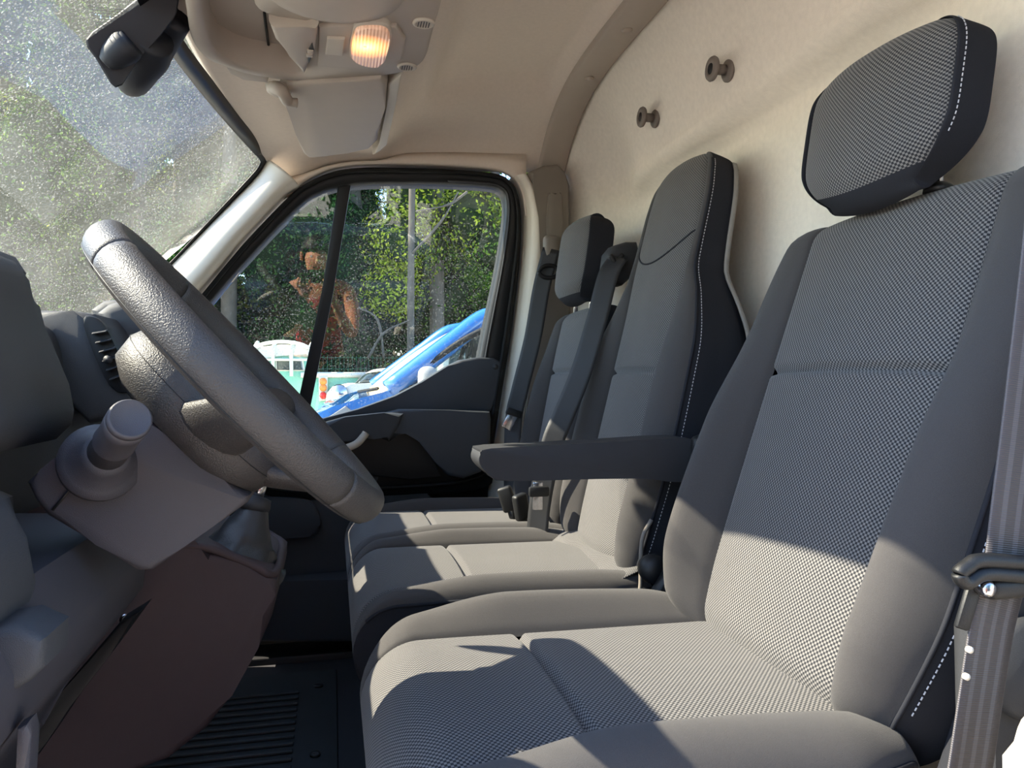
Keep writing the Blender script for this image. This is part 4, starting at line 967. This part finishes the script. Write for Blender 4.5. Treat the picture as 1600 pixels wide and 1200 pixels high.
# blue van next door: nose to the left, its windshield pillar and door window in view
bv = empty('blue_van', (1.2, 5.0, GZ), 'blue small van parked beside the passenger door, its nose to the left', 'car')
Yn, Yf = 4.35, 6.05
prof = [PY(*p, 4.45) for p in [(470, 700), (474, 668), (486, 650), (520, 634), (560, 622), (596, 614), (612, 606)]]
hood = [(v.x, v.z) for v in prof]
bel = [(v.x, v.z) for v in (PY(*p, Yn) for p in [(612, 612), (660, 604), (720, 596), (780, 588)])]
x0 = hood[0][0]; xr = 3.4
prism('lower_body', [(x0, GZ+.28), (x0-.04, GZ+.5)]+hood+bel+[(xr, bel[-1][1]), (xr+.05, GZ+.5), (xr, GZ+.25), (2.9, GZ+.25), (2.8, GZ+.55), (2.5, GZ+.66), (2.2, GZ+.55), (2.1, GZ+.25), (.75, GZ+.25), (.65, GZ+.55), (.35, GZ+.66), (.1, GZ+.55), (.0, GZ+.25)], Yn, Yf, M['blue'], bv, .06, 3)
roof = [PY(*p, Yn+.12) for p in [(758, 496), (790, 487), (840, 481)]]
rz = roof[-1].z
rf = [(roof[0].x, roof[0].z), (roof[1].x, roof[1].z), (roof[2].x, rz), (xr, rz+.01), (xr+.02, rz-.06), (roof[1].x, rz-.06), (roof[0].x+.06, roof[0].z-.06)]
prism('roof', rf, Yn+.12, Yf-.12, M['blue'], bv, .03, 3)
# windshield pillars, near and far, as tapered beams
for yb, yt in ((Yn+.03, Yn+.13), (Yf-.03, Yf-.13)):
    a = PY(608, 610, Yn+.03); b = PY(700, 540, Yn+.08); c = PY(760, 497, Yn+.13)
    pts = [Vector((a.x, yb, a.z)), Vector((b.x, (yb+yt)/2, b.z)), Vector((c.x, yt, c.z)), Vector((c.x+.25, yt, c.z+.03))]
    tube('windshield_pillar', cr(pts, 6), [.062]*7+[.06]*6+[.055]*6, M['blue'], bv, 10)
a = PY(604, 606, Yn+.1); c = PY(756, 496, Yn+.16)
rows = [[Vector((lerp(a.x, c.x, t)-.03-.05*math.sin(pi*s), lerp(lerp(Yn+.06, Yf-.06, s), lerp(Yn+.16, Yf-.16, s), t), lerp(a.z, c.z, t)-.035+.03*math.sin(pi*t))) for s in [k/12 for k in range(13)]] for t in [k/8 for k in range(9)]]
grid('windshield', rows, M['beigereflection'], bv, thick=.02)
# side window with quarter pane, mirror
sw_ = [PY(*p, Yn+.03) for p in [(624, 612), (650, 586), (690, 556), (730, 530), (760, 514), (800, 505), (800, 584), (720, 598)]]
win = prism('side_window', [(v.x, v.z) for v in sw_], Yn+.03, Yn+.05, M['glass'], bv, .0)
tube('window_edge', cr([PY(*p, Yn+.02) for p in [(622, 614), (652, 584), (690, 554), (730, 528), (765, 511)]], 5), .018, M['rubber'], bv, 8)
tube('window_post', [PY(636, 615, Yn+.02), PY(645, 580, Yn+.03)], .02, M['rubber'], bv, 8)
tube('sill_strip', [PY(624, 613, Yn+.0), PY(720, 600, Yn+.0), PY(800, 586, Yn+.0)], .015, M['rubber'], bv, 8)
mm = PY(668, 592, Yn-.12)
mb_ = rbox('side_mirror', mm, (.10, .16, .14), M['greyplastic'], bv, .045, 4)
rbox('mirror_bracket', mm+Vector((.0, .13, -.05)), (.10, .12, .08), M['rubber'], bv, .02, 2)
rbox('headrest', PY(742, 545, 5.0), (.10, .26, .18), M['dark'], bv, .04, 3)
tube('steering_rim', [PY(722, 572, 4.75)+Vector((.10*math.cos(q)*.5, .17*math.sin(q), .17*math.cos(q))) for q in [2*pi*k/24 for k in range(25)]], .015, M['rubber'], bv, 8)
hl = prism('headlamp', [(v.x, v.z) for v in (PY(*p, Yn-.01) for p in [(512, 652), (540, 634), (548, 640), (538, 660), (520, 664)])], Yn-.012, Yn+.1, M['greyplastic'], bv, .01, 2)
tube('wiper', [PY(590, 607, 4.7), PY(560, 612, 5.4)], .01, M['rubber'], bv, 6)
wheel(bv, .38, Yn-.01); wheel(bv, 2.5, Yn-.01)
# mint pickup with off-white roof and ladder rack
pk = empty('mint_pickup', (-1.6, 10.2, GZ), 'mint green vintage pickup with white cab roof and ladder rack', 'truck')
Y0, Y1 = 9.6, 11.2
def px10(px, py): v = PY(px, py, Y0); return v.x, v.z
cab = [px10(*p) for p in [(372, 640), (372, 585), (378, 566), (386, 552), (398, 545), (440, 541), (470, 542), (480, 548), (484, 590), (484, 640)]]
prism('cab', cab, Y0, Y1, M['mint'], pk, .08, 3)
rfp = [px10(*p) for p in [(378, 564), (386, 551), (398, 543), (440, 538), (472, 540), (483, 548), (484, 558), (440, 556), (395, 558)]]
prism('cab_roof', rfp, Y0-.03, Y1+.03, M['offwhite'], pk, .04, 3)
for i, w_ in enumerate(([(404, 562), (420, 560), (422, 578), (402, 579)], [(430, 560), (474, 560), (477, 580), (430, 580)])):
    f_ = prism('cab_window', [px10(*p) for p in w_], Y0-.02, Y0+.05, M['offwhite'], pk, .02, 2)
    cx_ = sum(p[0] for p in w_)/4; cy_ = sum(p[1] for p in w_)/4
    prism('window_pane', [px10(cx_+(p[0]-cx_)*.86, cy_+(p[1]-cy_)*.8) for p in w_], Y0-.035, Y0, M['carglass'], f_, .01, 1)
bed = [px10(*p) for p in [(476, 586), (572, 586), (573, 640), (476, 640)]]
prism('load_bed', bed, Y0-.05, Y1, M['mint'], pk, .03, 2)
tube('bed_rail', [PY(470, 586, Y0-.07), PY(576, 586, Y0-.07)], .035, M['offwhite'], pk, 8)
lp = prism('lamp_board', [px10(*p) for p in [(498, 588), (512, 588), (512, 626), (499, 626)]], Y0-.12, Y0-.06, M['offwhite'], pk, .01, 1)
for py_, mm_ in ((596, 'amber'), (606, 'amber'), (618, 'taillight')):
    c = PY(505, py_, Y0-.12); lathe('lamp', [(0, 0), (.045, 0), (.04, .03), (0, .04)], c, (0, -1, 0), M[mm_], lp, 14)
M['rackpaint'] = plain('pale_rack_paint', (206, 214, 204), .5)
for k in range(4):
    x = lerp(398, 484, k/3)
    tube('rack_hoop', cr([PY(x, 588, Y0-.05), PY(x, 548, Y0-.05), PY(x+3, 537, Y0+.1), PY(x+5, 535, Y0+.8), PY(x+3, 537, Y1-.1)], 4), .022, M['rackpaint'], pk, 6)
tube('rack_rail', cr([PY(392, 548, Y0-.05), PY(410, 538, Y0-.05), PY(440, 534, Y0-.05), PY(470, 538, Y0-.05), PY(490, 548, Y0-.05)], 5), .022, M['rackpaint'], pk, 6)
tube('rack_rail', [PY(398, 562, Y0-.06), PY(484, 562, Y0-.06)], .016, M['rackpaint'], pk, 6)
for k in (-2.6, -.6): wheel(pk, k, Y0-.02, .34)
# cream saloon car in the yard
cs = empty('cream_car', (.6, 8.2, GZ), 'cream car partly hidden behind the bonnet of the blue van', 'car')
Yc0 = 8.0
def px8(px, py): v = PY(px, py, Yc0); return v.x, v.z
prism('body', [px8(*p) for p in [(508, 700), (510, 618), (520, 606), (548, 600), (590, 598), (640, 596), (700, 596), (704, 640), (700, 700)]], Yc0, Yc0+1.6, M['offwhite'], cs, .06, 3)
prism('cabin', [px8(*p) for p in [(556, 600), (572, 586), (590, 578), (640, 574), (680, 580), (694, 598)]], Yc0+.12, Yc0+1.48, M['carglass'], cs, .05, 3)
prism('roof', [px8(*p) for p in [(580, 582), (592, 576), (640, 572), (682, 578), (684, 582), (640, 577)]], Yc0+.1, Yc0+1.5, M['offwhite'], cs, .02, 2)
lathe('lamp', [(0, 0), (.09, 0), (.08, .04), (0, .06)], PY(530, 614, Yc0), (0, -1, 0), M['chrome'], cs, 18)
wheel(cs, px8(560, 640)[0], Yc0-.02, .29); wheel(cs, px8(670, 640)[0], Yc0-.02, .29)
# white and mint box truck seen through the blue van's window
tk = empty('mint_truck', (2.0, 11.0, GZ), 'white and mint truck seen through the side window of the blue van', 'truck')
Yt = 10.4
def px11(px, py): v = PY(px, py, Yt); return v.x, v.z
prism('cab', [px11(*p) for p in [(688, 640), (688, 560), (694, 534), (702, 524), (770, 522), (772, 640)]], Yt, Yt+1.8, M['offwhite'], tk, .06, 3)
prism('lower_band', [px11(*p) for p in [(686, 640), (686, 584), (774, 584), (774, 640)]], Yt-.02, Yt+1.8, M['mint'], tk, .03, 2)
prism('side_window', [px11(*p) for p in [(700, 580), (702, 552), (708, 540), (734, 538), (736, 578)]], Yt-.03, Yt+.05, M['carglass'], tk, .02, 2)
prism('rear_window', [px11(*p) for p in [(744, 578), (745, 539), (766, 539), (766, 577)]], Yt-.03, Yt+.05, M['carglass'], tk, .02, 2)
wheel(tk, px11(705, 640)[0], Yt-.02, .34); wheel(tk, px11(760, 640)[0], Yt-.02, .34)
# trees standing behind the photographer (they show in the window reflections)
for t in [(-4.5, -11, 8, 2.4, 2, 'dark tree behind the photographer, seen only mirrored in the glass at left'), (-1.0, -12, 9, 2.6, 1, 'green tree behind the photographer, mirrored in the quarter window'), (2.4, -11.5, 8.5, 2.5, 2, 'dark tree behind the photographer, mirrored in the passenger window'), (5.8, -12, 9, 2.6, 1, 'green tree behind the photographer towards the rear of the van')]:
    tree(*t, 5000, .10)
# ------------------------------------------------------------------ the photographer, mirrored in the passenger window
pe = empty('person', (.09, -.40, GZ), 'person in a red patterned sleeveless top holding up a phone at the open door', 'person')
M['skin'] = plain('tanned_skin', (226, 160, 124), .55, .06, 20, .1, 300, .4)
M['redtop'] = None
m, nt_, b = newmat('red_patterned_cloth'); tc = N(nt_, 'ShaderNodeTexCoord'); no = N(nt_, 'ShaderNodeTexNoise', Scale=38., Detail=2.); nt_.links.new(tc.outputs['Object'], no.inputs['Vector'])
rp_ = N(nt_, 'ShaderNodeValToRGB'); rp_.color_ramp.elements[0].position = .40; rp_.color_ramp.elements[0].color = lin((40, 20, 24)); rp_.color_ramp.elements[1].position = .50; rp_.color_ramp.elements[1].color = lin((190, 36, 52)); e_ = rp_.color_ramp.elements.new(.66); e_.color = lin((150, 30, 60))
nt_.links.new(no.outputs['Fac'], rp_.inputs[0]); nt_.links.new(rp_.outputs[0], b.inputs['Base Color']); b.inputs['Roughness'].default_value = .9; M['redtop'] = m
M['denim'] = plain('dark_denim', (44, 48, 62), .9, .2, 200)
M['hair'] = plain('dark_brown_hair', (40, 28, 22), .5, .3, 200)
def skinned(name, nodes, edges, root, mat, parent, sub=2):
    keys = list(nodes); me = bpy.data.meshes.new(name); me.from_pydata([nodes[k][0] for k in keys], [(keys.index(a), keys.index(b)) for a, b in edges], [])
    o = bpy.data.objects.new(name, me); COL.objects.link(o); me.materials.append(mat)
    o.modifiers.new('skin', 'SKIN'); bpy.context.view_layer.objects.active = o
    if not me.skin_vertices: me.attributes.new  # layer is made by the modifier
    for i, k in enumerate(keys):
        sv_ = me.skin_vertices[0].data[i]; r = nodes[k][1]; sv_.radius = r if isinstance(r, tuple) else (r, r); sv_.use_root = (k == root)
    o.modifiers['skin'].use_smooth_shade = True
    s_ = o.modifiers.new('subsurf', 'SUBSURF'); s_.levels = sub; s_.render_levels = sub
    return put(o, parent)
bx = .09; by = -.40
nd = {'pel': ((bx, by, .26), (.14, .10)), 'waist': ((bx, by, .40), (.12, .085)), 'chest': ((bx, by, .54), (.14, .10)), 'neckb': ((bx, by+.01, .665), (.055, .05)), 'neck': ((bx-.01, by+.03, .72), (.048, .048)),
      'head': ((bx-.02, by+.055, .79), (.070, .085)), 'crown': ((bx-.02, by+.05, .88), (.068, .08))}
ed = [('pel', 'waist'), ('waist', 'chest'), ('chest', 'neckb'), ('neckb', 'neck'), ('neck', 'head'), ('head', 'crown')]
for sg, nm in ((1, 'r'), (-1, 'l')):
    sx = bx+sg*.165
    nd.update({nm+'sh': ((sx, by+.03, .635), .055), nm+'ua': ((sx+sg*.03, by+.08, .50), .045), nm+'el': ((sx+sg*.02, by+.15, .375), .038), nm+'fa': ((sx-sg*.04, by+.22, .48), .036), nm+'wr': ((bx+sg*.085-.01, by+.285, .59), .025), nm+'pa': ((bx+sg*.075-.03, by+.335, .66), (.036, .016)),
               nm+'hp': ((bx+sg*.085, by, .20), .092), nm+'kn': ((bx+sg*.10, by+.02, -.17), .060), nm+'ca': ((bx+sg*.10, by-.01, -.30), .055), nm+'an': ((bx+sg*.10, by-.02, -.54), .036), nm+'to': ((bx+sg*.12, by+.13, -.595), (.04, .022))})
    ed += [('neckb', nm+'sh'), (nm+'sh', nm+'ua'), (nm+'ua', nm+'el'), (nm+'el', nm+'fa'), (nm+'fa', nm+'wr'), (nm+'wr', nm+'pa'), ('pel', nm+'hp'), (nm+'hp', nm+'kn'), (nm+'kn', nm+'ca'), (nm+'ca', nm+'an'), (nm+'an', nm+'to')]
    px_, py_, pz_ = nd[nm+'pa'][0]
    for f in range(4):
        z = pz_+.035-.002*f; fx = px_-sg*(.0)+sg*(.018-.018*f)*1.0
        l = (.040, .046, .043, .034)[f]
        a = (px_+sg*(.030-.020*f), py_+.022, pz_+.040); b2 = (a[0]-sg*.004, a[1]+.022, a[2]+l*.7); c2 = (a[0]-sg*.010, a[1]+.012, a[2]+l*1.2)
        nd[nm+'f%da' % f] = (a, .0085); nd[nm+'f%db' % f] = (b2, .008); nd[nm+'f%dc' % f] = (c2, .007)
        ed += [(nm+'pa', nm+'f%da' % f), (nm+'f%da' % f, nm+'f%db' % f), (nm+'f%db' % f, nm+'f%dc' % f)]
    nd[nm+'ta'] = ((px_-sg*.034, py_+.004, pz_+.004), .010); nd[nm+'tb'] = ((px_-sg*.050, py_+.016, pz_+.034), .009); ed += [(nm+'pa', nm+'ta'), (nm+'ta', nm+'tb')]
skinned('body', nd, ed, 'pel', M['skin'], pe)
skinned('top', {'z': ((bx, by, .17), (.168, .125)), 'a': ((bx, by, .27), (.160, .118)), 'b': ((bx, by, .40), (.136, .100)), 'c': ((bx, by, .53), (.158, .116)), 'd': ((bx, by+.005, .615), (.145, .098)), 'e': ((bx, by+.008, .665), (.10, .07))}, [('z', 'a'), ('a', 'b'), ('b', 'c'), ('c', 'd'), ('d', 'e')], 'z', M['redtop'], pe)
for sg, nm in ((1, 'r'), (-1, 'l')):
    skinned('trouser_leg', {'h': ((bx+sg*.078, by, .26), .098), 'm': ((bx+sg*.085, by+.005, .12), .100), 'k': ((bx+sg*.10, by+.02, -.17), .074), 'a': ((bx+sg*.10, by-.015, -.52), .056)}, [('h', 'm'), ('m', 'k'), ('k', 'a')], 'h', M['denim'], pe)
hx_, hy_, hz_ = bx-.02, by+.055, .845
rows = []
for i in range(19):
    th = pi*.80*i/18; row = []
    for a in [2*pi*k/32 for k in range(32)]:
        fr_ = sst(-.1, .6, math.sin(a))                      # 1 at the face side, where the hair stops at the brow
        t2 = th*lerp(1., .52, fr_)
        row.append(Vector((hx_+.090*math.sin(t2)*math.cos(a), hy_-.014+lerp(.104, .080, fr_)*math.sin(t2)*math.sin(a), hz_+.002+.108*math.cos(t2)-.06*sst(pi*.5, pi*.8, t2))))
    rows.append(row)
grid('hair', rows, M['hair'], pe, closed=True)
for sg in (1, -1):
    lathe('eye', [(0, 0), (.007, .001), (.008, .004), (0, .006)], (hx_+sg*.030, hy_+.078, hz_-.012), (0, 1, 0), M['offwhite'], pe, 12)
    rbox('ear', (hx_+sg*.083, hy_+.0, hz_-.02), (.016, .030, .055), M['skin'], pe, .007, 2)
tube('nose', cr([(hx_, hy_+.082, hz_-.01), (hx_, hy_+.098, hz_-.04), (hx_, hy_+.085, hz_-.05)], 4), [.007, .008, .009, .010, .011, .012, .011, .009, .006], M['skin'], pe, 10)
rbox('mouth', (hx_, hy_+.078, hz_-.075), (.045, .012, .012), M['redtop'], pe, .005, 2)
ph = empty('smartphone', (.03, -.04, .74), 'dark smartphone held up in landscape by the photographer', 'phone')
R_ = Matrix.Rotation(-TH, 3, 'Z')
rbox('phone_body', (.045, -.032, .752), (.150, .008, .074), M['mirrorblack'], ph, .0035, 3, rot=R_)
for q in ((-.018, .770), (-.018, .742)):
    lathe('lens', [(0, 0), (.007, 0), (.007, .002), (.005, .0025), (0, .002)], (q[0], -.0145, q[1]), (sT, cT, 0), M['black'], ph, 16)

# a grey-blue estate car behind the photographer (mirrored in the glass)
ec = empty('parked_car', (.2, -3.4, GZ), 'dark grey-blue car parked behind the photographer', 'car')
M['slate'] = plain('slate_blue_paint', (58, 70, 82), .25, .03, 5, 0, 1, .5, coat=1.)
G = GZ
prism('body', [(-2.2, G+.3), (-2.25, G+.6), (-2.05, G+.78), (-1.2, G+.95), (1.7, G+1.0), (2.0, G+.9), (2.05, G+.4), (1.9, G+.25), (1.55, G+.25), (1.45, G+.5), (1.15, G+.62), (.85, G+.5), (.75, G+.25), (-1.05, G+.25), (-1.15, G+.5), (-1.45, G+.62), (-1.75, G+.5), (-1.85, G+.25)], -2.6, -4.3, M['slate'], ec, .08, 3)
prism('cabin_glass', [(-1.15, G+.94), (-.55, G+1.38), (.9, G+1.42), (1.6, G+1.02), (1.6, G+.96)], -2.72, -4.18, M['carglass'], ec, .06, 3)
prism('roof', [(-.62, G+1.36), (-.5, G+1.41), (.2, G+1.46), (.95, G+1.44), (1.02, G+1.38)], -2.74, -4.16, M['slate'], ec, .03, 3)
for a_, b_2 in (((-1.18, .95), (-.58, 1.38)), ((.15, .98), (.12, 1.42)), ((1.62, 1.0), (.98, 1.40))):
    tube('pillar', [(a_[0], -2.70, G+a_[1]), (b_2[0], -2.76, G+b_2[1])], .035, M['slate'], ec, 8)
for x_ in (-1.45, 1.15): wheel(ec, x_, -2.58, .30, 1)
